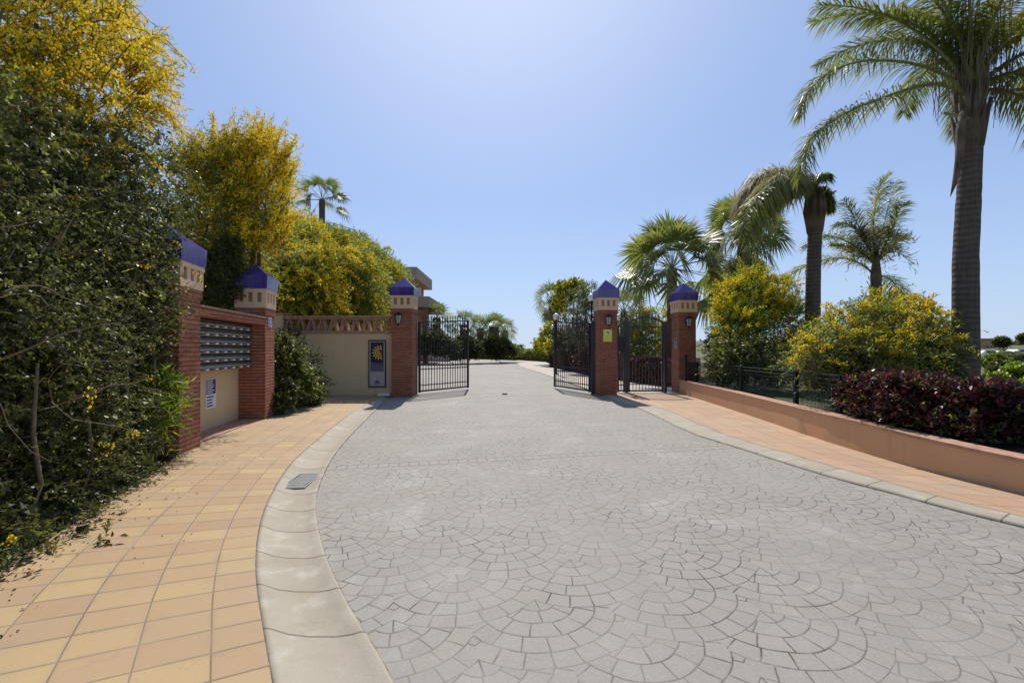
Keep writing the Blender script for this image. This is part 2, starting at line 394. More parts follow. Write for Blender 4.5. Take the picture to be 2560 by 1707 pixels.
def lerp_poly(P, n):
    P = np.array(P, float); s = np.r_[0, np.cumsum(np.linalg.norm(np.diff(P, axis=0), axis=1))]
    t = np.linspace(0, s[-1], n); return np.c_[[np.interp(t, s, P[:, i]) for i in range(P.shape[1])]].T, t
def smooth_poly(P, it=2):
    P = np.array(P, float)
    for _ in range(it):
        Q = [P[0]]
        for a, b in zip(P[:-1], P[1:]): Q += [a * .75 + b * .25, a * .25 + b * .75]
        Q.append(P[-1]); P = np.array(Q)
    return P

# ================================================================ SETTING
def sstep(x, a, b): t = np.clip((x - a) / (b - a), 0, 1); return t * t * (3 - 2 * t)
# ground outline measurements
GL = [gr(x, y)[:2] for x, y in ((911, 1016), (888.6, 1027), (834.5, 1067.6), (762, 1131), (721.8, 1167), (667.6, 1257), (645, 1334), (637, 1406), (640.6, 1487), (658.6, 1600), (676.7, 1707))]
GR = [gr(x, y)[:2] for x, y in ((947, 1018), (924.7, 1040.6), (888.6, 1076.7), (852.5, 1117), (821, 1162), (793, 1230), (789.4, 1270.6), (794, 1315.7), (812, 1388), (839, 1451), (888.6, 1550), (942.7, 1631), (981, 1703.5))]
def ext(P, a, b):  # extend both ends
    P = [np.array(p) for p in P]; d = P[0] - P[1]; d /= np.linalg.norm(d); e = P[-1] - P[-2]; e /= np.linalg.norm(e)
    return [P[0] + d * a] + P + [P[-1] + e * b]
GL = smooth_poly(ext(GL, 2.6, 1.6)); GR = smooth_poly(ext(GR, 2.6, 1.6))
SBL = [(-3.1, .3), (-3.1, 2.2), tuple(gr(0, 1444)[:2]), tuple(gr(261, 1270)[:2]), tuple(gr(440, 1150)[:2]), (-4.9, 6.1), (-5.35, 9.2), (-5.6, 10.5), (-6.6, 13.6)]
def xb(y):
    P = np.array(SBL); return np.interp(y, P[:, 1], P[:, 0])
KR = [gr(x, y)[:2] for x, y in ((1607, 1024), (1720.6, 1083), (1844, 1120), (1972, 1162), (2110, 1204), (2238, 1236), (2376, 1275.5), (2560, 1320))]
KI = [gr(x, y)[:2] for x, y in ((1676, 1029), (1775, 1078), (1863.6, 1108), (2016.5, 1153), (2120, 1184), (2238, 1219), (2386, 1260), (2560, 1302.6))]
KR = [np.array(p) for p in [(2.72, 14.2), (2.8, 12.5)]] + KR; KI = [np.array(p) for p in [(3.05, 14.2), (3.15, 12.5)]] + KI
KR = smooth_poly(ext(KR, .01, 3.0), 1); KI = smooth_poly(ext(KI, .01, 3.0), 1)
WALLB = [gr(x, y)[:2] for x, y in ((1698, 985), (1800, 1018), (1900, 1051.5), (2033, 1099), (2180.6, 1146), (2321, 1186.6), (2560, 1246))]
WALLT = [.44, .45, .46, .45, .44, .42, .40, .38]
WALLB = ext(WALLB, .01, 2.5)[1:]

def terr(x, y):
    h = np.full_like(x, -.10)
    xl = np.where(y < 13.6, xb(np.clip(y, .3, 13.6)) - .12, -(.21 * y + 2.6))
    d = xl - x
    h = np.where((d > 0) & (y < 14.5), .0 + .12 * np.clip(d, 0, .5) + .18 * sstep(d, 1.5, 9) * 5, h)
    dh = -(x) - (.21 * y + 1.6)
    h = h + np.where(y > 12, 8.4 * sstep(dh, 0.3, 6.5) * sstep(y, 13, 30), 0)
    wy = np.array([p[1] for p in WALLB])[::-1]; wx = np.array([p[0] for p in WALLB])[::-1]
    xw = np.where(y < 14.4, np.interp(y, wy, wx) + .12, 6.3)
    xw = np.where(y > 20, np.interp(y, [20, 24, 34, 50], [6.3, 5.2, 4.2, 4.4]), xw)
    dr = x - xw
    h = np.where(dr > 0, -.1 + .42 * sstep(dr, 0, .12) - .27 * sstep(dr, 5.5, 22) * 16, h)
    h = h - 4.5 * sstep(y, 70, 95) * (x < 25)
    r = np.hypot(x, y)
    h = np.where(x > 20, h + (8.2 + .8 * np.sin(x * .03)) * sstep(r, 60, 200), h)
    return h
gx = np.r_[np.linspace(-400, -40, 14), np.linspace(-36, -13, 14), np.arange(-12, 14, .2), np.linspace(14.5, 60, 40), np.linspace(66, 600, 24)]
gy = np.r_[np.linspace(-40, -2, 8), np.arange(-1, 26, .3), np.linspace(27, 110, 56), np.linspace(120, 420, 14)]
GXX, GYY = np.meshgrid(gx, gy); HZ = terr(GXX, GYY); HZ = HZ + rng.normal(0, .02, HZ.shape) * (HZ > -.09)
nx_, ny_ = len(gx), len(gy); idx = np.arange(nx_ * ny_).reshape(ny_, nx_)
Fq = np.stack([idx[:-1, :-1], idx[:-1, 1:], idx[1:, 1:], idx[1:, :-1]], -1).reshape(-1, 4)
tag(mesh_np('ground', np.c_[GXX.ravel(), GYY.ravel(), HZ.ravel()], Fq, 'earth', smooth=True), kind='structure')
tag(mesh_np('sea', [(-4000, 100, -4.3), (4000, 100, -4.3), (4000, 5500, -4.3), (-4000, 5500, -4.3)], [(0, 1, 2, 3)], 'sea'), kind='structure')

# driveway: one flat sheet, bounded left by the gutter and right by the kerb
def strip(name, A, Bp, mat, z=0., n=80, cross=None, uvw=None):
    A, t = lerp_poly(A, n); Bq, _ = lerp_poly(Bp, n)
    prof = cross or [(0, z), (1, z)]; V = []; UV = []
    for i in range(n):
        for (s, zz) in prof:
            p = A[i] * (1 - s) + Bq[i] * s; V.append((p[0], p[1], zz)); UV.append((s * (uvw or 1), t[i]))
    k = len(prof); Fs = [(i * k + j, i * k + j + 1, (i + 1) * k + j + 1, (i + 1) * k + j) for i in range(n - 1) for j in range(k - 1)]
    return mesh_np(name, V, Fs, mat, uv=UV, smooth=k > 2)
GRl, _ = lerp_poly(GR, 90)
left = [(-14, 62), (-12, 48), (-8.5, 34), (-5.2, 21), (-3.6, 14.8), (-3.1, 14.3)] + [tuple(p + np.array([-.01, 0])) for p in GRl if p[1] < 13.3] + [(0, -3)]
ysR = np.array([p[1] for p in KR])
right = [(.8, 62), (.6, 50), (.78, 37.4), (1.58, 29.8), (2.1, 22), (2.7, 14.6)] + [tuple(p + np.array([.02, 0])) for p in KR] + [(3.6, -3)]
def road_x(P, y):
    P = sorted(P, key=lambda q: q[1]); return np.interp(y, [q[1] for q in P], [q[0] for q in P])
ys = np.r_[np.arange(-1, 14.6, .1), np.arange(14.6, 66, 1.0)]
V = []
for y in ys:
    a, b_ = road_x(left[:-1], y), road_x(right, y)
    V += [(a, y, 0), (b_, y, 0)]
tag(mesh_np('driveway', V, [(2 * i, 2 * i + 1, 2 * i + 3, 2 * i + 2) for i in range(len(ys) - 1)], 'cobble'), kind='structure')
tag(strip('gutter', GL, GR, 'gutter', n=140, uvw=.5, cross=[(0, -.08), (0, .035), (.08, .03), (.25, .004), (.45, -.006), (.72, -.004), (.86, .008), (.95, .022), (1, .02), (1, -.05)]), kind='structure')
tag(strip('kerb', KI, KR, 'gutter', n=90, uvw=.5, cross=[(0, -.08), (0, .035), (.1, .036), (.85, .03), (.97, .02), (1, .0), (1, -.05)]), kind='structure')
# left pavement
A, t = lerp_poly(GL, 200); V, UV = [], []; nj = 24; vv = 0.
for i in range(200):
    p = A[i]; ang = np.interp(p[1], [1.2, 2.2, 5.2, 8], [29, 25, 2, 0]); d = -np.array([math.cos(R(ang)), math.sin(R(ang))])
    if i: vv += np.linalg.norm(A[i] - A[i - 1]) * .97
    ts = np.linspace(0, 7, 500); qy = p[1] + d[1] * ts; qx = p[0] + d[0] * ts; hit = np.argmax(qx < xb(np.clip(qy, .3, 13.6))); L = ts[hit] if hit else 3.
    for j in range(nj):
        s = L * j / (nj - 1); q = p + d * s; V.append((q[0], min(q[1], 13.62), .036)); UV.append((s + .07, vv))
tag(mesh_np('pavement', V, [(i * nj + j, i * nj + j + 1, (i + 1) * nj + j + 1, (i + 1) * nj + j) for i in range(199) for j in range(nj - 1)], 'tile', uv=UV), kind='structure')
# right pavement and its continuation past the gates
wy = np.array([p[1] for p in WALLB])[::-1]; wx = np.array([p[0] for p in WALLB])[::-1]
A = np.array(KI); A = A[np.argsort(A[:, 1])]; yy = np.r_[np.arange(.6, 14.2, .15)]; V, UV = [], []
for y in yy:
    x0 = np.interp(y, A[:, 1], A[:, 0]); x1 = np.interp(y, wy, wx) + .04
    for s in np.linspace(0, 1, 6): V.append((x0 + (x1 - x0) * s, y, .037)); UV.append(((x1 - x0) * (1 - s), y + .3 * (x0 + (x1 - x0) * s)))
tag(mesh_np('pavement', V, [(i * 6 + j, i * 6 + j + 1, (i + 1) * 6 + j + 1, (i + 1) * 6 + j) for i in range(len(yy) - 1) for j in range(5)], 'tile_r', uv=UV), kind='structure')
V = []; UV = []
for y, a, b_ in ((14.15, 2.95, 6.2), (18, 2.6, 6.2), (22, 2.25, 5.1), (24, 2.1, 4.6), (29.8, 1.6, 3.6), (37.4, .8, 3.5), (50, .6, 3.6), (62, .8, 1.4)):
    V += [(a, y, .038), (b_, y, .038), (a - .12, y, .012)]; UV += [(a, y), (b_, y), (a - .1, y)]
tag(mesh_np('path', V, [(3 * i, 3 * i + 1, 3 * i + 4, 3 * i + 3) for i in range(7)] + [(3 * i + 2, 3 * i, 3 * i + 3, 3 * i + 5) for i in range(7)], 'pale_path', uv=UV), kind='structure')

# ================================================================ PILLARS
def ring_wall(b, w0, w1, z0, z1):
    v = [(-w0, -w0, z0), (w0, -w0, z0), (w0, w0, z0), (-w0, w0, z0), (-w1, -w1, z1), (w1, -w1, z1), (w1, w1, z1), (-w1, w1, z1)]
    return b.add(v, [(0, 3, 2, 1), (4, 5, 6, 7), (0, 1, 5, 4), (1, 2, 6, 5), (2, 3, 7, 6), (3, 0, 4, 7)])
def pillar(label, loc, rotz, w, hs, hc, hb, ha, group=None):
    t = thing('brick_pillar', label, 'pillar', loc, rotz, group); h = w / 2
    b = B(); b.box(-h, h, -h, h, -.1, hs - .13); g = h + .018; b.box(-g, g, -g, g, hs - .13, hs)
    b.build('shaft', 'brick', t, bevel=.006)
    c = h + .025; b = B(); fr = c * 2 / 13.
    b.box(-c, c, -c, c, hs, hs + hc * .30); b.box(-c - .012, c + .012, -c - .012, c + .012, hs + hc * .80, hs + hc)
    xs = np.linspace(-c, c, 4)
    segs = [(-c, -c + .30 * (2 * c) * .42)]
    sw = 2 * c * .135; gap = (2 * c - 3 * sw) / 4.0
    z0, z1 = hs + hc * .30, hs + hc * .80; dd = .03
    for k in range(4):
        a = -c + k * (sw + gap); e = a + gap
        b.box(a, e, -c, -c + dd, z0, z1); b.box(a, e, c - dd, c, z0, z1)
        if 0 < k < 3: b.box(-c, -c + dd, a, e, z0, z1); b.box(c - dd, c, a, e, z0, z1)
        else:
            a2, e2 = (a + dd, e) if k == 0 else (a, e - dd); b.box(-c, -c + dd, a2, e2, z0, z1); b.box(c - dd, c, a2, e2, z0, z1)
    cap = b.build('capital', 'pale', t)
    b = B(); q = c - dd + .001; b.box(-q, q, -q, q, z0 + .001, z1 - .001); b.build('inset', 'clay', cap)
    b = B(); k = c + .022; z = hs + hc
    ring_wall(b, k, k + .012, z, z + hb)
    v = [(-k - .012, -k - .012, z + hb), (k + .012, -k - .012, z + hb), (k + .012, k + .012, z + hb), (-k - .012, k + .012, z + hb), (0, 0, z + hb + ha)]
    b.add(v, [(0, 1, 4), (1, 2, 4), (2, 3, 4), (3, 0, 4)]); b.build('cap', 'blue', t)
    return t
def corner_at(c, w, rot, which):   # pillar centre from one ground corner; which = (sx, sy)
    o = Matrix.Rotation(rot, 3, 'Z') @ Vector((which[0] * w / 2, which[1] * w / 2, 0)); return (c[0] - o.x, c[1] - o.y, 0)
GW = .55
c4 = ((gr(979.5, 992)[0] + gr(1031.7, 992)[0]) / 2, gr(1000, 992)[1]); P4 = (c4[0], c4[1] + GW / 2, 0)
c3 = ((gr(1496.5, 989.5)[0] + gr(1541.5, 989.5)[0]) / 2, gr(1500, 989.5)[1]); P3 = (c3[0], c3[1] + GW / 2, 0)
c5 = ((gr(1694, 985)[0] + gr(1740, 985)[0]) / 2, gr(1700, 985)[1]); P5 = (c5[0], c5[1] + GW / 2, 0)
pillar('red brick gate pillar with blue pyramid cap and wall lantern, joined to the lattice topped wall', P4, R(0), GW + .06, 2.60, .38, .235, .33, 'gate pillars')
pillar('red brick gate pillar with blue pyramid cap carrying the yellow notice and a lantern', P3, R(4), GW, 2.58, .37, .235, .34, 'gate pillars')
pillar('red brick gate pillar with blue pyramid cap at the end of the low peach wall', P5, R(5), GW, 2.56, .37, .235, .34, 'gate pillars')
MR = R(9.5); MW = .55
m1 = gr(448, 1144); m2 = gr(663, 1052)
P1 = corner_at(m1, MW, MR, (1, -1)); P2 = corner_at(m2, MW * .95, MR, (1, -1))
pillar('red brick mailbox pillar nearest the camera, half hidden by the dark hedge', P1, MR, MW, 2.22, .33, .25, .27, 'mailbox wall pillars')
pillar('red brick mailbox pillar with small blue number tile, beside the shrub', P2, MR, MW * .95, 2.21, .37, .25, .27, 'mailbox wall pillars')

# ---------------------------------------------------------------- mailbox wall (local frame: x = along the wall away from camera, y = outward)
o1 = Vector((m1[0], m1[1], 0)); ax = Vector((-math.sin(MR), math.cos(MR), 0)); out = Vector((math.cos(MR), math.sin(MR), 0))
LW = (Vector((m2[0], m2[1], 0)) - o1).dot(ax)
org = o1 + ax * MW
LW = LW - MW
mw = thing('mailbox_wall', 'cream plastered mailbox wall with brick coping between two brick pillars', 'wall', org, MR + R(90))
# local: +x = away from camera, +y = -out
b = B(); b.box(0.003, LW - .003, .50, .62, -.1, 1.885); b.build('wall', 'cream', mw)
b = B(); b.box(0.004, LW - .004, .02, .66, 1.885, 2.0); b.build('coping', 'brick', mw, bevel=.006)
b = B(); b.box(0.004, LW - .004, -.005, .68, 2.002, 2.03); b.build('coping_tile', 'coping', mw, bevel=.004)
b = B(); b.box(.004, LW - .004, .10, .497, .0, .052); b.build('floor_ledge', 'coping', mw)
mb = thing('mailbox_bank', 'six rows of silver mailboxes built under the brick coping', 'mailboxes', org, MR + R(90))
b = B(); b.box(.006, LW - .006, .31, .498, 1.05, 1.882); b.build('housing', 'darkgap', mb)  # plain dark blue housing, visible in the gaps between the rows
nb = 8; bw = (LW - .02) / nb; pitch = .1375
prot = None
for r_ in range(6):
    for k in range(nb):
        x = .01 + k * bw; z = 1.056 + r_ * pitch
        if prot is None:
            bb = B(); n = 7; pr = [(.0, .0), (.055, .0), (.07, .03), (.068, .06), (.052, .085), (.025, .097), (0, .10)]
            v = [(xx, -a, zz) for xx in (.004, bw - .004) for a, zz in pr]
            f = [(i, i + 1, n + i + 1, n + i) for i in range(n - 1)] + [tuple(range(n))[::-1], tuple(range(n, 2 * n))]
            bb.add(v, f); me = bb.build('mailbox', 'beige', mb, bevel=.002)
            me.location = (x, .305, z)
            b2 = B(); b2.box(.02, bw - .02, -.079, -.069, .044, .062); s1 = b2.build('flap', 'silver', me)
            b3 = B(); b3.box(bw * .12, bw * .40, -.0765, -.070, .012, .034); s2 = b3.build('name_plate', 'paper', me)
            b4 = B(); b4.box(bw * .50, bw * .85, -.0765, -.069, .014, .036); s3 = b4.build('slot', 'black', me)
            b5 = B(); b5.box(.008, bw - .008, -.066, -.0, .101, .107); s4 = b5.build('lid', 'silver', me)
            prot = (me, (s1, s2, s3, s4))
        else:
            o = prot[0].copy(); C.objects.link(o); o.parent = mb; o.location = (x, .305, z)
            for q in prot[1]:
                c = q.copy(); C.objects.link(c); c.parent = o

def panel_lines(b, x0, x1, z0, z1, rows, y, th=.0012, seed=1, short=.6):
    rr = random.Random(seed)
    h = (z1 - z0) / rows
    for i in range(rows):
        z = z1 - (i + .5) * h; x = x0; end = x0 + (x1 - x0) * rr.uniform(short, 1)
        while x < end:
            wl = rr.uniform(.06, .18) * (x1 - x0); b.box(x, min(x + wl, end), y - th, y, z - h * .27, z + h * .27); x += wl + .03 * (x1 - x0)
# notice on the cream wall
nx0 = 1.245
nt_ = thing('notice_sign', 'white and navy printed notice on the cream wall below the mailboxes', 'sign', org + ax * nx0 - out * .496, MR + R(90))
b = B(); b.box(0, .37, -.004, .0, .40, .90); b.build('board', 'paper', nt_)
b = B(); b.box(.02, .35, -.0055, -.0042, .64, .885); b.build('header', 'ink', nt_)
b = B(); panel_lines(b, .05, .33, .65, .875, 7, -.0056, seed=3); b.build('header_text', 'paper', nt_)
b = B(); panel_lines(b, .04, .33, .42, .62, 4, -.0042, seed=5); b.build('text', 'ink', nt_)
# number tile on pillar 2, street side
zc = 1.4 + (873 - 804) * .0079
pn = Vector((m2[0], m2[1], 0)) + ax * .26 + out * .002
nt_ = thing('number_tile', 'small white and blue tile fixed to the far mailbox pillar', 'sign', pn, MR)
b = B(); b.box(0, .008, -.09, .09, zc - .09, zc + .09); b.build('tile', 'paper', nt_)
b = B(); b.box(.008, .011, -.062, .062, zc - .062, zc + .062); b.build('blue_field', 'blueink', nt_)
b = B(); b.box(.011, .013, -.018, .018, zc - .045, zc + .02); b.box(.011, .013, -.03, .012, zc + .02, zc + .04); b.build('figure', 'paper', nt_)

# ---------------------------------------------------------------- wall with lattice at the gate
YW = gr(900, 991)[1]; s_ = YW / F
xl_, xr_ = (708 - 1280) * s_, P4[0] - GW / 2 - .03
gw = thing('garden_wall', 'cream plastered wall topped with a zigzag brick lattice', 'wall', (0, YW, 0))
b = B(); b.box(xl_, xr_, 0, .22, -.1, 1.86); b.build('wall', 'cream', gw)
b = B(); b.box(xl_ - .02, xr_ - .001, -.02, .24, 1.861, 1.95); b.build('brick_course', 'lattice', gw, bevel=.004)
b = B(); b.box(xl_ - .02, xr_ - .001, -.02, .24, 2.29, 2.335); b.box(xl_ - .05, xr_ - .001, -.05, .27, 2.336, 2.39); b.build('coping', 'coping', gw, bevel=.004)
b = B(); npz = 10; p_ = (xr_ - xl_) / npz
for i in range(npz):
    x = xl_ + i * p_; 
    for (xa_, xb__, y0_, y1_) in ((x + .02, x + p_ * .5 - .03, .0, .2), (x + p_ - .06, x + p_ * .5 + .01, .01, .19)):
        b.add([(xa_, y0_, 1.951), (xa_ + .042, y0_, 1.951), (xb__ + .042, y0_, 2.289), (xb__, y0_, 2.289), (xa_, y1_, 1.951), (xa_ + .042, y1_, 1.951), (xb__ + .042, y1_, 2.289), (xb__, y1_, 2.289)], [(0, 1, 2, 3), (5, 4, 7, 6), (1, 5, 6, 2), (4, 0, 3, 7), (3, 2, 6, 7), (4, 5, 1, 0)])
b.build('lattice', 'lattice', gw)
ep = thing('end_post', 'short cream plastered post with clay coping at the left end of the lattice wall', 'pillar', ((698 - 1280) * s_, YW, 0))
b = B(); b.box(-.17, .13, -.06, .28, -.1, 2.42); b.build('post', 'cream', ep, bevel=.006)
b = B(); b.box(-.2, .17, -.1, .32, 2.421, 2.47); b.build('coping', 'coping', ep, bevel=.005)
# board with the sun picture
sx0, sx1 = (922 - 1280) * s_, (965.6 - 1280) * s_; sz0, sz1 = 1.4 - 95 * s_, 1.4 + 23 * s_
sb = thing('sign_board', 'tall navy framed board with a golden sun picture on the cream wall', 'sign', ((sx0 + sx1) / 2, YW - .012, 0))
hw = (sx1 - sx0) / 2
b = B(); b.box(-hw, hw, -.03, 0, sz0, sz1); b.build('frame', 'navy', sb, bevel=.004)
b = B(); b.box(-hw + .035, hw - .035, -.034, -.0302, sz0 + .04, sz1 - .04); b.build('panel', 'board_grey', sb)
pw = hw - .065; zt = sz1 - .065; zm = sz0 + (sz1 - sz0) * .52; zb = sz0 + (sz1 - sz0) * .33
b = B(); b.box(-pw, pw, -.036, -.0341, zm, zt); b.build('picture', 'navy', sb)
b = B(); b.box(-pw, pw, -.036, -.0341, zb, zm - .004); b.build('photo_strip', 'greyprint', sb)
b = B()
for k in range(6): b.box(-pw + .05 + k * .055, -pw + .064 + k * .055, -.0375, -.0362, zb + .03, zm - .05 - .02 * (k % 2))
b.box(-pw, pw, -.0375, -.0362, zb, zb + .022); b.build('photo_detail', 'lightprint', sb)
def disc(b, cx, cz, r, y, a0=0, a1=360, r0=0, n=28):
    v = []; 
    for i in range(n + 1):
        an = R(a0 + (a1 - a0) * i / n); v += [(cx + r0 * math.cos(an), y, cz + r0 * math.sin(an)), (cx + r * math.cos(an), y, cz + r * math.sin(an))]
    return b.add(v, [(2 * i, 2 * i + 2, 2 * i + 3, 2 * i + 1) for i in range(n)])
cx, cz = .07, (zm + zt) / 2 + .0
b = B(); disc(b, cx, cz, .13, -.0375, 50, 310, .095); disc(b, cx, cz, .07, -.0375, 90, 350, .045); disc(b, cx, cz, .028, -.0375); b.build('sun_face', 'orange', sb)
b = B()
for k in range(9):
    an = R(75 + k * 26); rr = .15; x, z = cx + rr * math.cos(an), cz + rr * math.sin(an); tx, tz = cx + .235 * math.cos(an + .12), cz + .235 * math.sin(an + .12)
    pxn, pzn = -math.sin(an) * .024, math.cos(an) * .024
    pts = [(x - pxn, z - pzn), (tx, tz), (x + pxn, z + pzn)]
    pts = [(max(-pw + .004, min(pw - .004, a)), c_) for a, c_ in pts]
    b.add([(a, -.0378, c_) for a, c_ in pts], [(0, 1, 2)])
b.build('sun_ray', 'yel2', sb)
b = B(); disc(b, 0, sz0 + .13, .075, -.036, 20, 160, .02); b.box(-.09, .09, -.036, -.0345, sz0 + .115, sz0 + .13); b.build('emblem', 'ink', sb)
b = B(); panel_lines(b, -.1, .1, sz0 + .075, sz0 + .1, 1, -.0345, seed=9, short=1); b.build('caption', 'ink', sb)
# white block standing in for a patch of light at the wall foot
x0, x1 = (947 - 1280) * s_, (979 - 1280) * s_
b = B(); b.box(x0, x1 - .02, YW - .16, YW - .012, .034, .1); o = b.build('light_patch_block', 'white', bevel=.008); tag(o, 'small pale block standing in for a light patch on the ground below the sun picture board', 'light patch block')

# ---------------------------------------------------------------- gates
def spear(b, x, y, z, s=.012, h=.10):
    b.add([(x - s, y - s, z), (x + s, y - s, z), (x + s, y + s, z), (x - s, y + s, z), (x, y, z + h)], [(0, 1, 4), (1, 2, 4), (2, 3, 4), (3, 0, 4)])
def gate_leaf(label, name, p0, p1, zt0, zt1, nbar, arch=0., rails=(.28, .78), group=None, zb_=.075):
    p0 = Vector((*p0, 0)); p1 = Vector((*p1, 0)); L = (p1 - p0).length; a = math.atan2(p1.y - p0.y, p1.x - p0.x)
    t = thing(name, label, 'gate', p0, a, group)
    ztop = lambda x: zt0 + (zt1 - zt0) * x / L + arch * math.sin(math.pi * x / L)
    b = B(); b.box(0, .055, -.03, .03, zb_ - .02, ztop(0)); b.box(L - .055, L, -.03, .03, zb_ - .02, ztop(L))
    b.box(.055, L - .055, -.022, .022, zb_, zb_ + .05)
    n = 10
    for i in range(n):
        xa, xb_ = .0 + L * i / n, L * (i + 1) / n
        b.bar((xa, 0, ztop(xa) - .02), (xb_, 0, ztop(xb_) - .02), .045, .04)
    b.build('frame', 'iron', t)
    b = B()
    for r_ in rails: b.box(.056, L - .056, -.008, .008, r_ - .015, r_ + .015)
    b.build('rail', 'iron', t)
    for i in range(nbar):
        x = .055 + (L - .11) * (i + 1) / (nbar + 1); b = B(); e = ztop(x) + .10
        b.box(x - .009, x + .009, -.0095, .0095, zb_ + .05, e)
        for r_ in rails: b.box(x - .016, x + .016, -.016, .016, r_ - .02, r_ + .02)
        spear(b, x, 0, e, .014, .09); b.build('bar', 'iron', t)
    return t
hL = at(1047, 980, 14.25); eL = at(1171, 968, 16.1)
hR = at(1475, 980, 14.4); eR = at(1386, 966, 16.5)
gate_leaf('left leaf of the dark iron driveway gate, swung open', 'driveway_gate', hL[:2], eL[:2], 2.25, 2.42, 17, .0, group='driveway gate leaves')
gate_leaf('right leaf of the dark iron driveway gate, swung open', 'driveway_gate', hR[:2], eR[:2], 2.22, 2.40, 16, .0, group='driveway gate leaves')
def gpost(label, x, y, w, h):
    b = B(); b.box(x - w / 2, x + w / 2, y - w / 2, y + w / 2, 0, h); b.box(x - w / 2 - .012, x + w / 2 + .012, y - w / 2 - .012, y + w / 2 + .012, h, h + .02)
    tag(b.build('gate_post', 'iron', bevel=.003), label, 'post')
gpost('square iron post beside the lattice wall pillar, hinging the left gate leaf', hL[0] - .09, hL[1] - .02, .10, 2.28)
gpost('square iron post against the yellow notice pillar, hinging the right gate leaf', hR[0] + .09, hR[1] - .02, .12, 2.26)
ypg = 14.45
xa, xm, xz = (1543 - 1280) / F * ypg, (1566 - 1280) / F * ypg, (1661 - 1280) / F * ypg
gate_leaf('narrow fixed iron panel between the yellow notice pillar and the pedestrian gate', 'fence_panel', (xa, ypg), (xm - .05, ypg), 2.15, 2.28, 2, rails=(.28,))
gate_leaf('closed iron pedestrian gate with an arched top', 'pedestrian_gate', (xm + .05, ypg), (xz - .03, ypg), 2.28, 2.26, 9, .16, rails=(.30, 2.1))
gpost('slim iron post on the hinge side of the pedestrian gate', xm, ypg, .08, 2.35)
gpost('slim iron post against the pillar at the end of the low peach wall', xz + .03, ypg, .08, 2.25)
b = B(); b.box(xa + .005, xm - .06, ypg - .10, ypg - .035, 1.32, 1.80); lb = b.build('lock_box', 'black', bevel=.005); tag(lb, 'black steel lock box on the narrow panel beside the pedestrian gate', 'box')
b = B(); bx_ = (1713 - 1280) / F * 13.9; b.box(bx_ - .035, bx_ + .035, 13.83, 13.9, .4, 1.25); tag(b.build('short_post', 'black'), 'short black post standing on the peach wall beside the end pillar', 'post')

# ---------------------------------------------------------------- lanterns
def lantern(label, x, y, z, rot=0.):
    t = thing('wall_lantern', label, 'lantern', (x, y, z), rot, 'wall lanterns on the gate pillars')
    b = B(); b.box(-.05, .05, -.015, 0, -.08, .12); b.tube([(0, -.015, .08), (0, -.07, .14), (0, -.13, .17), (0, -.13, .15)], .009, 6); b.build('bracket', 'iron2', t)
    b = B(); c = (0, -.13, 0); n = 6
    b.lathe([(.0, .20), (.02, .17), (.035, .155), (.10, .12), (.115, .10), (.105, .09)], n, c)
    b.lathe([(.062, -.14), (.05, -.16), (.02, -.175), (.012, -.21), (0, -.225)], n, c)
    for k in range(n):
        a = 2 * math.pi * k / n; b.bar((c[0] + .10 * math.cos(a), c[1] + .10 * math.sin(a), .09), (c[0] + .062 * math.cos(a), c[1] + .062 * math.sin(a), -.14), .013)
    b.build('frame', 'iron2', t)
    b = B(); b.lathe([(.094, .088), (.058, -.138)], n, c); b.build('glass', 'glass', t)
    b = B(); b.lathe([(0, -.12), (.02, -.12), (.02, .03), (.0, .05)], 8, c); b.build('bulb', 'opal', t)
lz = lambda py, Y: HC - (py - YH) / F * Y
lantern('black glass lantern on the pillar beside the lattice topped wall', (998.5 - 1280) / F * c4[1], c4[1] - .03, lz(797, c4[1]))
lantern('black glass lantern above the yellow notice', P3[0] - .0, c3[1] - .015, lz(801, c3[1]), R(4))
lantern('black glass lantern on the pillar at the end of the peach wall', P5[0], c5[1] - .02, lz(805, c5[1]), R(5))
# yellow camera notice
yy_ = c3[1] - .005; zz0, zz1 = lz(854, yy_), lz(823.5, yy_)
yn = thing('camera_notice', 'yellow notice with a camera symbol below the lantern', 'sign', (P3[0] - .0, c3[1] - .006, 0), R(4))
b = B(); b.box(-.135, .135, -.006, 0, zz0, zz1); b.build('sheet', 'yellow', yn)
b = B(); disc(b, 0, zz1 - .095, .062, -.0068, n=24); b.build('symbol_field', 'paper', yn)
b = B(); b.box(-.035, .03, -.009, -.007, zz1 - .10, zz1 - .07); b.box(.0, .045, -.009, -.007, zz1 - .125, zz1 - .105); b.build('symbol', 'ink', yn)
# intercom on the left face of the end pillar
ic = thing('intercom', 'grey metal intercom plate on the side of the end gate pillar', 'intercom', P5, R(5)); h = GW / 2
b = B(); b.box(-h - .012, -h - .001, -.16, .05, 1.42, 1.76); b.build('plate', 'silver', ic)
b = B()
for k in range(5): b.box(-h - .015, -h - .0122, -.1, -.01, 1.47 + k * .035, 1.49 + k * .035)
b.build('button', 'mdark', ic)
b = B(); b.box(-h - .015, -h - .0122, -.1, -.01, 1.66, 1.73); b.build('speaker_grille', 'black', ic)

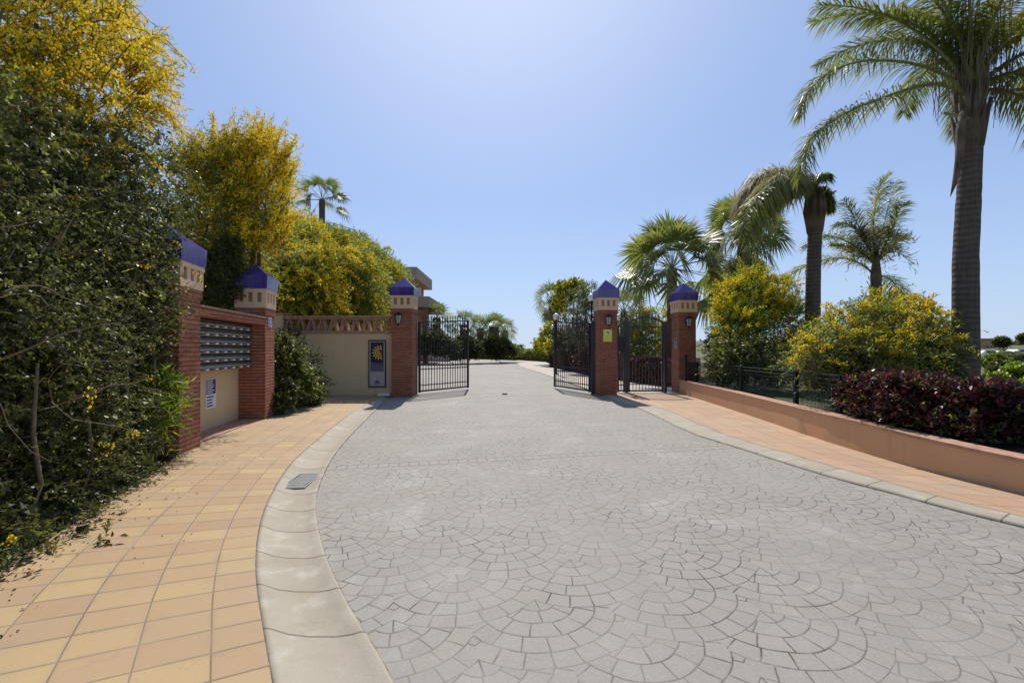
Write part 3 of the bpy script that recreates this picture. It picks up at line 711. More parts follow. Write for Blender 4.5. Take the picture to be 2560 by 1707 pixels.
# drain grate, gate stop
g = [gr(*p) for p in ((712.7, 1221), (773.6, 1221), (794, 1184), (735, 1187))]; cg = sum(g) / 4
e1 = (g[1] - g[0] + g[2] - g[3]) / 2; e2 = (g[3] - g[0] + g[2] - g[1]) / 2; w1, w2 = np.linalg.norm(e1), np.linalg.norm(e2)
dg = thing('drain_grate', 'dark metal drain grate set in the concrete gutter', 'drain grate', (cg[0], cg[1], .001), math.atan2(e1[1], e1[0]))
b = B(); hw_, hh = w1 / 2, w2 / 2
for a in ((-hw_, hw_, -hh, -hh + .02), (-hw_, hw_, hh - .02, hh), (-hw_, -hw_ + .02, -hh + .02, hh - .02), (hw_ - .02, hw_, -hh + .02, hh - .02)): b.box(*a, -.03, .008)
b.build('frame', 'mdark', dg)
b = B(); b.box(-hw_ + .02, hw_ - .02, -hh + .02, hh - .02, -.03, -.006); b.build('pit', 'black', dg)
b = B()
for k in range(8): x = -hw_ + .04 + k * (w1 - .08) / 7; b.box(x - .010, x + .010, -hh + .02, hh - .02, .0, .006)
for k in range(4): y = -hh + .05 + k * (w2 - .1) / 3; b.box(-hw_ + .02, hw_ - .02, y - .006, y + .006, .0005, .005)
b.build('grille', 'mdark', dg)
p = gr(1262, 986); b = B(); b.box(p[0] - .08, p[0] + .08, p[1] - .03, p[1] + .03, .0, .05); tag(b.build('gate_stop', 'mdark', bevel=.01), 'small dark gate stop in the middle of the driveway', 'gate stop')

# ---------------------------------------------------------------- low peach wall with clay coping and mesh fence
A = smooth_poly(WALLB, 1); ss = np.r_[0, np.cumsum(np.linalg.norm(np.diff(A, axis=0), axis=1))]
tt_ = np.interp(A[:, 1], [1, 4, 6, 14.4], [.34, .36, .44, .45]) 
lw = thing('low_wall', 'low peach plastered wall with clay coping running along the right pavement', 'wall', (0, 0, 0))
def sweep(A, offs, name, mat, parent):
    k = len(offs[0]); V = []
    for i in range(len(A)):
        tdir = A[min(i + 1, len(A) - 1)] - A[max(i - 1, 0)]; tdir = tdir / np.linalg.norm(tdir); nn = np.array([-tdir[1], tdir[0]])
        if nn[0] < 0: nn = -nn
        for (o_, z) in offs[i]: V.append((A[i][0] + nn[0] * o_, A[i][1] + nn[1] * o_, z))
    Fs = [(i * k + j, i * k + (j + 1) % k, (i + 1) * k + (j + 1) % k, (i + 1) * k + j) for i in range(len(A) - 1) for j in range(k)]
    Fs += [tuple(range(k)), tuple((len(A) - 1) * k + j for j in range(k))[::-1]]
    return mesh_np(name, V, Fs, mat, parent)
sweep(A, [[(0, -.1), (0, z - .035), (.2, z - .035), (.2, -.1)] for z in tt_], 'wall', 'peach', lw)
sweep(A, [[(-.02, z - .034), (-.02, z), (.22, z), (.22, z - .034)] for z in tt_], 'coping', 'coping', lw)
A2, _ = lerp_poly(A[::-1], 60)
fn = thing('mesh_fence', 'low dark wire mesh fence with posts behind the peach wall', 'fence')
FB = []
for i in range(len(A2)):
    tdir = A2[min(i + 1, 59)] - A2[max(i - 1, 0)]; tdir /= np.linalg.norm(tdir); nn = np.array([tdir[1], -tdir[0]]); nn = nn if nn[0] > 0 else -nn
    FB.append(A2[i] + nn * .27)
FB = np.array(FB)
def fy(px):   # point of fence line seen at column px
    r_ = FB[:, 0] / FB[:, 1]; k = np.argmin(abs(r_ - (px - 1280) / F)); return FB[k]
for px in (1745, 1850, 1996, 2105):
    q = fy(px); b = B(); b.box(q[0] - .03, q[0] + .03, q[1] - .03, q[1] + .03, .3, 1.02); b.build('post', 'iron2', fn)
b = B(); sel_ = [p for p in FB if p[1] > 6.6]
zs = [.5, .62, .74, .86, .93, 1.0]
for z in zs:
    b.tube([(p[0], p[1], z) for p in sel_], .003 if z < .9 else .008, 4)
FBl, _ = lerp_poly(sel_, 190)
for p in FBl: b.bar((p[0] - .0, p[1], .4), (p[0], p[1], 1.01), .005)
b.build('wire_mesh', 'iron2', fn)

# ================================================================ VEGETATION
def norm(a): return a / (np.linalg.norm(a, axis=-1, keepdims=True) + 1e-9)
def leaf_mesh(name, P, D, L, Wd, mat, parent, rnd, fold=.15):
    """one diamond quad per leaf"""
    n = len(P); D = norm(D); up = norm(rng.normal(size=(n, 3)) + np.array([0, 0, .9])); Sd = norm(np.cross(D, up)); Nn = np.cross(Sd, D)
    L = np.broadcast_to(L, (n,))[:, None]; Wd = np.broadcast_to(Wd, (n,))[:, None]
    a = P; c = P + D * L - Nn * L * .12; m_ = P + D * L * .45
    l = m_ + Sd * Wd / 2 + Nn * Wd * fold; r = m_ - Sd * Wd / 2 + Nn * Wd * fold
    V = np.stack([a, l, c, r], 1).reshape(-1, 3); Fq = np.arange(n * 4).reshape(n, 4)
    return mesh_np(name, V, Fq, mat, parent, rnd=np.repeat(rnd, 4))
OCT = np.array([(1, 0, 0), (-1, 0, 0), (0, 1, 0), (0, -1, 0), (0, 0, 1), (0, 0, -1)], float)
OF = np.array([(0, 2, 4), (2, 1, 4), (1, 3, 4), (3, 0, 4), (2, 0, 5), (1, 2, 5), (3, 1, 5), (0, 3, 5)])
def ball_mesh(name, P, rad, mat, parent, rnd):
    n = len(P); rad = np.broadcast_to(rad, (n,)); V = (P[:, None, :] + OCT[None] * rad[:, None, None] * rng.uniform(.75, 1.2, (n, 6, 1))).reshape(-1, 3)
    Fq = (OF[None] + (np.arange(n) * 6)[:, None, None]).reshape(-1, 3)
    return mesh_np(name, V, Fq, mat, parent, rnd=np.repeat(rnd, 6))
def strips(b_list, name, mat, parent):     # thin twigs as 3-sided tubes, list of (pts, r0, r1)
    V, Fs = [], []; o = 0
    for pts, r0, r1 in b_list:
        pts = np.array(pts); k = len(pts); T = norm(np.gradient(pts, axis=0)); a = norm(np.cross(T, np.array([.31, .2, .93]))); b_ = np.cross(T, a)
        rr = np.linspace(r0, r1, k)[:, None]
        for j in range(4): 
            an = math.pi / 2 * j; V.append(pts + (a * math.cos(an) + b_ * math.sin(an)) * rr)
        n0 = o
        for j in range(4):
            j2 = (j + 1) % 4
            for i in range(k - 1): Fs.append((n0 + j * k + i, n0 + j2 * k + i, n0 + j2 * k + i + 1, n0 + j * k + i + 1))
        o += 4 * k
    return mesh_np(name, np.concatenate(V), np.array(Fs), mat, parent)
def pick_blobs(blobs, n):
    c = np.array([b[0] for b in blobs], float); r = np.array([b[1] for b in blobs], float)
    if r.ndim == 1: r = np.repeat(r[:, None], 3, 1)
    wgt = (r.prod(1)) ** (2 / 3.); k = rng.choice(len(c), n, p=wgt / wgt.sum())
    u = norm(rng.normal(size=(n, 3))); return c[k], r[k], u
def shoots(parent, blobs, n, sl, m_, leafL, leafW, mat, up=.35, out=.7, spread=.5, droop=.25, shell=(.55, 1.02), fl=None, twigs=0, clump=2.2, zmin=None, lname='foliage', gap=.35, dirn=None):
    """shoots with leaves along them; fl = (prob, ball radius, balls per node, min height fraction fn)"""
    c, r, u = pick_blobs(blobs, n)
    # lumpy surface: direction noise
    ph = np.sin(u[:, 0] * 5.1 * clump + c[:, 0] * 3) + np.sin(u[:, 1] * 4.3 * clump + 1.7 + c[:, 2] * 2) + np.sin(u[:, 2] * 4.9 * clump + .6)
    lump = 1 + .10 * ph
    keep = rng.uniform(size=n) > gap * (ph < -.9)
    t = rng.uniform(shell[0], shell[1], n) ** .8
    P0 = c + u * r * (t * lump)[:, None]
    if zmin is not None: keep &= P0[:, 2] > zmin
    P0, u, ph = P0[keep], u[keep], ph[keep]; n = len(P0)
    D = norm(u * out + rng.normal(size=(n, 3)) * spread + np.array([0, 0, up]) + (0 if dirn is None else np.array(dirn)))
    Ls = sl * rng.uniform(.5, 1.3, n)
    s = (np.arange(m_) + .5) / m_
    P = P0[:, None] + D[:, None] * (s[None, :, None] * Ls[:, None, None]) - np.array([0, 0, 1.]) * (s[None, :, None] ** 2 * Ls[:, None, None] * droop)
    LD = norm(D[:, None] * .75 + rng.normal(size=(n, m_, 3)) * .65 - np.array([0, 0, .15]))
    Pn = P.reshape(-1, 3); LDn = LD.reshape(-1, 3)
    tone = np.clip(rng.normal(.45, .22, n) + .08 * ph, 0, .98); rnd = np.clip(np.repeat(tone, m_) + rng.normal(0, .12, n * m_), 0, 1)
    leaf_mesh(lname, Pn, LDn, leafL * rng.uniform(.6, 1.25, len(Pn)), leafW * rng.uniform(.7, 1.2, len(Pn)), mat, parent, rnd)
    if fl:
        prob, br, nbl, fn_ = fl
        pf = prob * (fn_(P0) if fn_ else 1.0); cl = np.sin(P0[:, 0] * 5.3 + 1.1 * np.sin(P0[:, 1] * 3.1)) + np.sin(P0[:, 2] * 6.1 + P0[:, 1] * 3.7) + np.sin(P0[:, 1] * 5.7 - P0[:, 0] * 2.9); hasf = rng.uniform(size=n) < pf * np.where(cl > .2, 1.5, .45)
        Q = P[hasf][:, m_ // 4:]; nq = Q.shape[0] * Q.shape[1]
        if nq:
            Q = np.repeat(Q.reshape(-1, 3), nbl, 0) + rng.normal(size=(nq * nbl, 3)) * (br * 1.7)
            ball_mesh('blossom', Q, br * rng.uniform(.6, 1.25, len(Q)), 'flower', parent, rng.uniform(0, 1, len(Q)))
    if twigs:
        k = rng.choice(n, min(twigs, n), replace=False); L_ = []
        for i in k: L_.append((np.stack([P0[i] - D[i] * Ls[i] * .6, P0[i], P[i, m_ // 2], P[i, -1]]), leafW * .28, leafW * .12))
        strips(L_, 'twig', 'twig', parent)
def limbs(parent, base, tips, r0, name='trunk', mat='bark', bend=.25, seed=0):
    rr = random.Random(seed); b = B()
    for i, tp in enumerate(tips):
        base_ = Vector(base); tp = Vector(tp); n = 7; pts = []; off = Vector((rr.uniform(-1, 1), rr.uniform(-1, 1), 0)) * (tp - base_).length * bend * .3
        for k in range(n + 1):
            s = k / n; p = base_.lerp(tp, s) + off * math.sin(math.pi * s); p.z = base_.z + (tp.z - base_.z) * (s ** .85); pts.append(p)
        b.tube(pts, [r0 * (1 - .8 * k / n) for k in range(n + 1)], 6, cap=False)
    return b.build(name, mat, parent, smooth=True)
def bl(px, py, Y, rp, ry=None, rz=None):   # blob from picture size at a real distance
    r = rp / F * Y; k = 1 / math.sqrt(1 + ((px - 1280) / F) ** 2); return (at(px, py, Y), (r * k, (ry or rp * k) / F * Y, (rz or rp) / F * Y))

# --- 1 near left: dark evergreen hedge
hd = thing('evergreen_shrub', 'tall dark evergreen hedge shrub overhanging the left pavement edge', 'shrub', (-4.3, 4, 0))
hd.location = (0, 0, 0)
blobs = []
for y in np.arange(1.9, 6.0, .45):
    xe = xb(y) - .0
    top = np.interp(y, [1.9, 3.2, 5.9], [2.5, 3.0, 3.75])
    for z in np.arange(.3, top, .5):
        rad = .52 + rng.uniform(-.08, .1); blobs.append(((xe - .50 + .14 * math.sin(y * 3 + z * 2) - .10 * max(0, z - 1.2) * .25, y, z), (rad, rad, rad)))
        if rng.uniform() < .75: blobs.append(((xe - 1.05, y, z + .1), (rad, rad, rad)))
# part in front of pillar 1 hiding its left face
for px, py, Y, rp in ((400, 640, 5.75, 46), (395, 740, 5.8, 50), (385, 850, 5.8, 52), (395, 940, 5.85, 50), (395, 1020, 5.7, 70), (380, 560, 5.7, 70), (330, 420, 5.6, 100), (410, 430, 5.9, 80), (440, 500, 6.0, 62), (450, 560, 6.0, 45), (250, 420, 5.2, 105), (150, 460, 4.8, 110), (50, 500, 4.4, 110), (350, 540, 5.6, 100), (370, 360, 5.8, 62), (-40, 620, 3.9, 120), (320, 1100, 5.2, 60), (150, 1240, 3.7, 60), (60, 1330, 3.1, 60)):
    blobs.append(bl(px, py, Y, rp))
shoots(hd, blobs, 27000, .17, 9, .040, .021, 'hedgeleaf', up=.25, out=.8, shell=(.35, 1.06), droop=.2, twigs=1500, fl=(.004, .012, 2, None))
shoots(hd, blobs, 5200, .12, 8, .07, .045, 'hedgeleaf', shell=(.1, .8), lname='inner_foliage')
L_ = []
for i in range(30):
    y = rng.uniform(2.4, 4.9); x = xb(y) - rng.uniform(-.02, .2); z = rng.uniform(.9, 2.2); p = np.array([x, y, z]); d = norm(np.array([rng.uniform(-.1, .5), rng.normal(0, 1), rng.normal(0, .6)])); pts = [p]
    for k in range(6): d = norm(d + rng.normal(0, .22, 3)); pts.append(pts[-1] + d * rng.uniform(.08, .2))
    L_.append((pts, .005, .0015))
for i in range(5): 
    y = 2.6 + i * .7; x = xb(y) - .02; L_.append(([(x - .2, y, 0), (x - .15, y + .1, .4), (x - .05, y - .05, .8), (x - .12, y + .05, 1.3)], .022, .012))
strips(L_, 'bare_branch', 'twig', hd)
# long leaved oleander like shoots at the foot of the pillar
ol = thing('oleander', 'low long leaved plant leaning on the nearest mailbox pillar', 'shrub', (0, 0, 0))
shoots(ol, [bl(395, 960, 5.6, 36), bl(385, 1040, 5.4, 40), bl(425, 985, 5.7, 20)], 230, .27, 9, .13, .016, 'lime', up=.5, out=.8, droop=.4, shell=(.3, .9))
sp_ = thing('ground_plant', 'bright green creeping weeds spilling onto the near left pavement', 'plant', (0, 0, 0))
shoots(sp_, [((xb(2.9) + .03, 2.9, .06), (.22, .3, .10)), ((xb(3.4) - .0, 3.5, .06), (.2, .35, .12)), ((xb(4.6) - .02, 4.7, .12), (.15, .3, .16)), ((xb(3.0) + .3, 3.25, .03), (.08, .08, .04))], 170, .10, 6, .05, .026, 'hedgeleaf', up=.5, zmin=.03)
# leaf litter
n = 1500; y = rng.uniform(2, 6.2, n); x = xb(y) + np.abs(rng.normal(0, .13, n)) - .06 + (rng.uniform(size=n) < .05) * rng.uniform(0, .9, n)
D = rng.normal(size=(n, 3)); D[:, 2] *= .15
o = leaf_mesh('leaf_litter', np.c_[x, y, np.full(n, .042)], D, rng.uniform(.01, .035, n), rng.uniform(.006, .016, n), 'litter', None, rng.uniform(0, 1, n)); tag(o, kind='stuff')
n = 900; x = rng.uniform(-2.2, 4.3, n); y = rng.uniform(1.8, 13, n); D = rng.normal(size=(n, 3)); D[:, 2] *= .1
# --- 2 acacias
def acacia(label, base, blobs, n, sl, m_, lL, lW, fl, seed, tips=None, group='yellow flowering acacias', mat='acacia', r0=.09, up=.35, **kw):
    t = thing('acacia_tree', label, 'tree', (0, 0, 0), 0, group)
    tips = tips or [b_[0] for b_ in blobs[:6]]
    limbs(t, base, tips, r0, seed=seed)
    shoots(t, blobs, n, sl, m_, lL, lW, mat, fl=fl, up=up, **kw)
    return t
ac1 = acacia('large yellow flowering acacia arching over the dark hedge at the upper left', (-4.9, 4.4, .1),
       [bl(60, 230, 4.6, 120), bl(200, 250, 4.9, 110), bl(300, 320, 5.2, 70), bl(90, 60, 4.5, 120), bl(200, 110, 5.0, 80), bl(20, 330, 4.3, 120), bl(-60, 120, 4.2, 150), bl(180, 380, 4.9, 80), bl(60, 460, 4.2, 70), bl(120, 560, 4.3, 60), bl(150, -60, 4.8, 120)],
       430, .50, 15, .13, .015, (.85, .011, 7, lambda P: np.clip((P[:, 2] - 2.6) / 1.4, .12, 1)), 1, twigs=1400, droop=.42, out=.9, up=.2, spread=.45, shell=(.3, 1.0), dirn=(.15, -.05, 0), gap=.75)
ac2 = acacia('loose yellow acacia rising behind the mailbox wall', (-5.9, 9.6, .2),
       [bl(570, 640, 10.3, 85), bl(520, 560, 9.2, 85), bl(640, 520, 9.6, 75), bl(560, 440, 9.5, 75), bl(650, 430, 9.8, 60), bl(510, 690, 10.3, 75), bl(590, 710, 10.5, 80), bl(480, 430, 9.0, 42), bl(690, 600, 9.9, 60), bl(560, 360, 9.5, 28), bl(650, 350, 9.7, 26), bl(470, 620, 9.8, 65), bl(520, 760, 10.4, 75)],
       3300, .55, 13, .13, .019, (.58, .016, 3, lambda P: np.clip((P[:, 2] - 3.0) / 2.2, .10, 1)), 2, twigs=900, droop=.25, up=.75, gap=.6)
acacia('bright yellow acacia on the bank above the left half of the lattice wall', (-8.3, 16.5, 1.0),
       [bl(720, 640, 15.5, 62), bl(760, 690, 15.2, 60), bl(700, 720, 15.0, 60), bl(790, 730, 15.0, 50), bl(760, 610, 16.4, 48), bl(720, 570, 16.5, 36), bl(810, 770, 15, 40), bl(740, 780, 14.9, 40), bl(830, 660, 16, 40)],
       3300, .6, 12, .18, .028, (.60, .024, 3, lambda P: np.clip((P[:, 2] - 2.2) / 1.3, .3, 1)), 3, twigs=300, droop=.5, up=.1)
acacia('drooping olive yellow acacia in the middle of the bank above the lattice wall', (-8.2, 19, 1.0),
       [bl(830, 620, 18, 48), bl(880, 670, 17.5, 50), bl(850, 720, 17, 55), bl(900, 740, 17, 45), bl(790, 590, 19, 34), bl(870, 780, 17, 40), bl(925, 690, 18, 28)],
       3000, .7, 12, .20, .030, (.20, .024, 3, None), 4, twigs=200, droop=.8, up=-.1)
acacia('darker acacia at the right end of the bank beside the flat roofed house', (-7.6, 23, 1.0),
       [bl(930, 660, 22, 42), bl(960, 700, 21, 44), bl(940, 750, 20.5, 45), bl(975, 760, 21, 35), bl(890, 615, 23, 30), bl(985, 690, 22, 26), bl(960, 790, 20.5, 30)],
       2500, .7, 12, .22, .034, (.13, .028, 3, None), 5, twigs=150, droop=.7, up=0)
def sprays(t, specs, lL, lW, br, nb, lobe=1):
    """single arching flowering twigs that leave the crown outline"""
    tw, LP, LD, FP = [], [], [], []
    for p0, p1, sag in specs:
        p0, p1 = np.array(p0), np.array(p1); L = np.linalg.norm(p1 - p0); n = max(6, int(L / .035)); s = np.linspace(0, 1, n)
        P = p0 + (p1 - p0) * s[:, None]; P[:, 2] += sag * L * np.sin(math.pi * s) ; P += np.cumsum(rng.normal(0, .006, P.shape), 0)
        tw.append((P[::2], .008, .002)); T = norm(np.gradient(P, axis=0))
        for q, d in zip(P, T):
            if rng.uniform() < .75: LP.append(q); LD.append(norm(d * .7 + rng.normal(0, .6, 3)))
            if rng.uniform() < .62:
                for _ in range(nb): FP.append(q + rng.normal(0, br * 2.0, 3))
    strips(tw, 'twig', 'twig', t); LP = np.array(LP)
    leaf_mesh('foliage', LP, np.array(LD), lL * rng.uniform(.6, 1.2, len(LP)), lW, 'acacia', t, rng.uniform(.2, .9, len(LP)))
    FP = np.array(FP); ball_mesh('blossom', FP, br * rng.uniform(.7, 1.3, len(FP)), 'flower', t, rng.uniform(0, 1, len(FP)))
sp1 = []
for (a, b_, s_g) in (((330, 230), (452, 155), .12), ((330, 250), (440, 235), .15), ((300, 120), (462, 165), .2), ((250, 20), (352, 60), .1), ((290, -30), (350, 55), .0), ((330, 150), (410, 110), .1), ((340, 280), (420, 275), .1), ((360, 270), (440, 330), .15), ((300, 100), (400, 200), .1), ((250, 60), (330, 160), .05),
                     ((200, 60), (300, 40), .1), ((180, 100), (270, 10), .1), ((230, 150), (300, 70), .1), ((320, 260), (460, 290), .12), ((300, 200), (455, 215), .18), ((280, 180), (420, 85), .15), ((260, 60), (345, -20), .1), ((300, 300), (430, 300), .1), ((240, 100), (340, 60), .12), ((250, 180), (380, 160), .15), ((310, 180), (445, 260), .2), ((330, 200), (390, 130), .05), ((350, 240), (430, 190), .1)):
    for k in range(4): j = rng.normal(0, 13, 4); sp1.append((at(a[0] + j[0], a[1] + j[1], 5.3), at(b_[0] + j[2], b_[1] + j[3], 5.2 + rng.normal(0, .25)), s_g))
for k in range(230):
    a = (rng.uniform(-40, 300), rng.uniform(-40, 330)); d = (rng.normal(30, 60), rng.normal(10, 50)); Y = rng.uniform(4.0, 4.9)
    sp1.append((at(a[0], a[1], Y), at(a[0] + d[0], a[1] + d[1], Y - .15), .12))
sprays(ac1, sp1, .10, .013, .0105, 5)
sp2 = []
for k in range(260):
    a = rng.uniform(0, 1); px = rng.uniform(460, 720); py = rng.uniform(380, 640); dx, dy = rng.normal(12, 30), -abs(rng.normal(60, 32))
    sp2.append((at(px, py, 9.3), at(px + dx, py + dy, 9.2 + rng.normal(0, .3)), .03))
for (a, b_) in (((640, 420), (668, 318)), ((560, 400), (560, 318)), ((690, 440), (745, 410)), ((600, 380), (655, 325)), ((450, 420), (478, 335)), ((440, 430), (448, 345)), ((480, 420), (505, 375)), ((700, 480), (740, 405)), ((560, 400), (580, 340)), ((690, 420), (720, 370))):
    for k in range(4): j = rng.normal(0, 9, 4); sp2.append((at(a[0] + j[0], a[1] + j[1], 9.4), at(b_[0] + j[2], b_[1] + j[3], 9.4), .03))
sprays(ac2, sp2, .13, .018, .017, 4)
# bank cover behind
bk = thing('bank_shrubs', 'olive green shrub mass covering the bank below the far left palm', 'shrubs', (0, 0, 0))
shoots(bk, [bl(800, 610, 24, 42), bl(860, 620, 25, 34), bl(740, 600, 22, 50), bl(920, 640, 27, 30), bl(700, 680, 20, 60), bl(880, 680, 24, 40), bl(640, 650, 18, 60), bl(960, 670, 28, 24)], 2600, .6, 10, .25, .06, 'acacia', fl=(.10, .035, 2, None))
dk = thing('dark_shrub', 'dense dark shrub behind the mailbox wall coping, below the loose acacia', 'shrub', (0, 0, 0))
shoots(dk, [bl(540, 680, 10.6, 62), bl(590, 720, 10.8, 55), bl(520, 740, 10.4, 60), bl(560, 630, 11, 50), bl(610, 660, 11, 45), bl(500, 640, 10.3, 50), bl(490, 700, 10.0, 50), bl(580, 630, 9.0, 24), bl(578, 680, 8.95, 24), bl(582, 725, 9.0, 20)], 3900, .22, 9, .06, .03, 'hedgeleaf', shell=(.3, 1.05), fl=(.01, .015, 2, None))
cv = thing('leafy_shrub', 'dark leafy branches hanging against the left side of the far mailbox pillar', 'shrub', (0, 0, 0))
shoots(cv, [bl(574, 620, 8.75, 26), bl(572, 670, 8.75, 28), bl(575, 720, 8.8, 26), bl(560, 745, 8.9, 24), bl(545, 650, 9.2, 34), bl(550, 700, 9.2, 34)], 1500, .16, 8, .055, .026, 'hedgeleaf', shell=(.2, 1.0), spread=.4, lname='foliage')
# --- shrub by the lattice wall
sh = thing('laurel_shrub', 'round glossy green shrub between the far mailbox pillar and the lattice wall', 'shrub', (0, 0, 0))
shoots(sh, [bl(715, 915, 10.4, 42), bl(740, 960, 10.6, 42), bl(705, 980, 9.9, 34), bl(768, 985, 11.2, 32), bl(700, 870, 10.6, 32), bl(730, 880, 11, 28), bl(786, 940, 12, 20), bl(770, 1000, 11.4, 26), bl(700, 1010, 9.6, 22)],
       2600, .2, 9, .075, .04, 'hedgeleaf', shell=(.4, 1.03), fl=None, zmin=.03)
shoots(sh, [bl(712, 930, 10.4, 40), bl(740, 970, 10.7, 36)], 500, .2, 6, .07, .04, 'lime', shell=(.8, 1.08), lname='young_leaves')
vn = thing('climbing_plant', 'thin dark climber on the cream wall beside the glossy shrub', 'plant', (0, 0, 0))
shoots(vn, [bl(735, 850, 13.2, 22), bl(778, 905, 13.3, 16), bl(795, 965, 13.2, 20), bl(715, 840, 13.0, 24)], 220, .3, 7, .08, .04, 'hedgeleaf', droop=.1, spread=.8)

# --- right: flowering shrubs behind the low wall
acacia('rounded lime green and yellow shrub right of the end gate pillar', (7.0, 14.0, .3),
       [bl(1870, 760, 13.4, 62), bl(1835, 800, 13.0, 50), bl(1930, 790, 13.2, 55), bl(1880, 710, 13.8, 40), bl(1950, 740, 13.6, 40), bl(1825, 745, 13.4, 32), bl(1975, 800, 13, 36), bl(1860, 830, 12.6, 60)],
       3000, .4, 11, .095, .022, (.42, .017, 3, lambda P: np.clip((P[:, 2] - 1.6) / 1.0, .15, 1)), 6, mat='lime', twigs=300, up=.5, r0=.05, group='yellow flowering shrubs behind the low wall')
us = thing('dark_shrub', 'dark leafy undergrowth below the rounded lime shrub', 'shrub', (0, 0, 0))
shoots(us, [bl(1815, 900, 12.4, 44), bl(1850, 900, 11.6, 55), bl(1920, 900, 11.5, 55), bl(1980, 880, 11.5, 50), bl(1795, 860, 13.2, 30), bl(2010, 860, 12, 40), bl(1800, 925, 12.4, 30)], 2600, .25, 9, .08, .035, 'hedgeleaf', shell=(.3, 1.05), zmin=.25, fl=(.03, .016, 2, None))
acacia('sprawling yellow flowered shrub in front of the tallest palm', (7.2, 8.6, .3),
       [bl(2120, 830, 8.4, 62), bl(2200, 820, 8.4, 62), bl(2280, 810, 8.6, 60), bl(2060, 870, 8.0, 50), bl(2160, 890, 7.8, 55), bl(2250, 890, 7.8, 60), bl(2330, 870, 8.2, 50), bl(2230, 775, 9.0, 36), bl(2180, 765, 9, 26), bl(2340, 820, 8.8, 34), bl(2020, 900, 8, 34)],
       1900, .42, 11, .085, .022, (.42, .014, 4, lambda P: np.clip((P[:, 2] - .9) / .9, .10, 1)), 7, mat='acacia', twigs=500, up=.45, r0=.05, droop=.5, gap=.8, group='yellow flowering shrubs behind the low wall')
us = thing('dark_shrub', 'dark leafy undergrowth inside the sprawling yellow shrub', 'shrub', (0, 0, 0))
shoots(us, [bl(2110, 900, 8.2, 60), bl(2190, 880, 8.4, 66), bl(2270, 880, 8.4, 60), bl(2340, 900, 8.4, 50), bl(2050, 930, 8.2, 40)], 2200, .22, 9, .06, .03, 'hedgeleaf', shell=(.2, 1.0), zmin=.25)
gs = thing('grassy_shrub', 'pale grassy tuft beside the fence post behind the peach wall', 'plant', (0, 0, 0))
shoots(gs, [bl(1940, 930, 11.0, 42), bl(2000, 940, 10.2, 38), bl(2070, 950, 9.0, 38), bl(1890, 935, 11.6, 36), bl(2040, 935, 9.8, 36), bl(2130, 965, 8.3, 36)], 1500, .4, 8, .17, .009, 'grass', up=1.1, out=.4, spread=.5, droop=.5, zmin=.25)
# red leaved hedge, three plants
for i, (lab, bb_) in enumerate((
    ('dark red leaved shrub at the far end of its row, beside the grassy tuft', [bl(2150, 975, 6.9, 36), bl(2200, 975, 6.6, 50), bl(2185, 1000, 6.5, 42), bl(2135, 985, 7.2, 30)]),
    ('dark red leaved shrub in the middle of its row, in front of the tallest palm', [bl(2270, 985, 6.1, 52), bl(2330, 990, 5.9, 52), bl(2260, 1015, 6.0, 45), bl(2330, 1030, 5.8, 50), bl(2235, 1030, 6.2, 36)]),
    ('dark red leaved shrub at the near end of its row, touching the right edge', [bl(2400, 1005, 5.6, 58), bl(2470, 1010, 5.4, 58), bl(2540, 1015, 5.25, 62), bl(2410, 1060, 5.4, 52), bl(2500, 1070, 5.3, 58), bl(2590, 1060, 5.1, 70), bl(2560, 1090, 5.2, 55), bl(2640, 1090, 5.0, 70), bl(2350, 1055, 5.6, 40)]))):
    t = thing('red_leaved_shrub', lab, 'shrub', (0, 0, 0), 0, 'dark red shrubs behind the peach wall')
    bb_ = [(c_ - np.array([0, 0, .07]), r__) for c_, r__ in bb_]; bb_ = bb_ + [(c_ + np.array([.30, .25, .0]), r__) for c_, r__ in bb_] + [(c_ - np.array([.20, .17, .0]), r__) for c_, r__ in bb_]
    shoots(t, bb_, 1900 + 1300 * i, .16, 9, .062, .034, 'red', shell=(.35, 1.04), up=.7, zmin=.42, droop=.1)
    shoots(t, bb_, 1000 + 600 * i, .14, 7, .05, .03, 'hedgeleaf', shell=(.4, 1.04), zmin=.4, lname='inner_foliage')

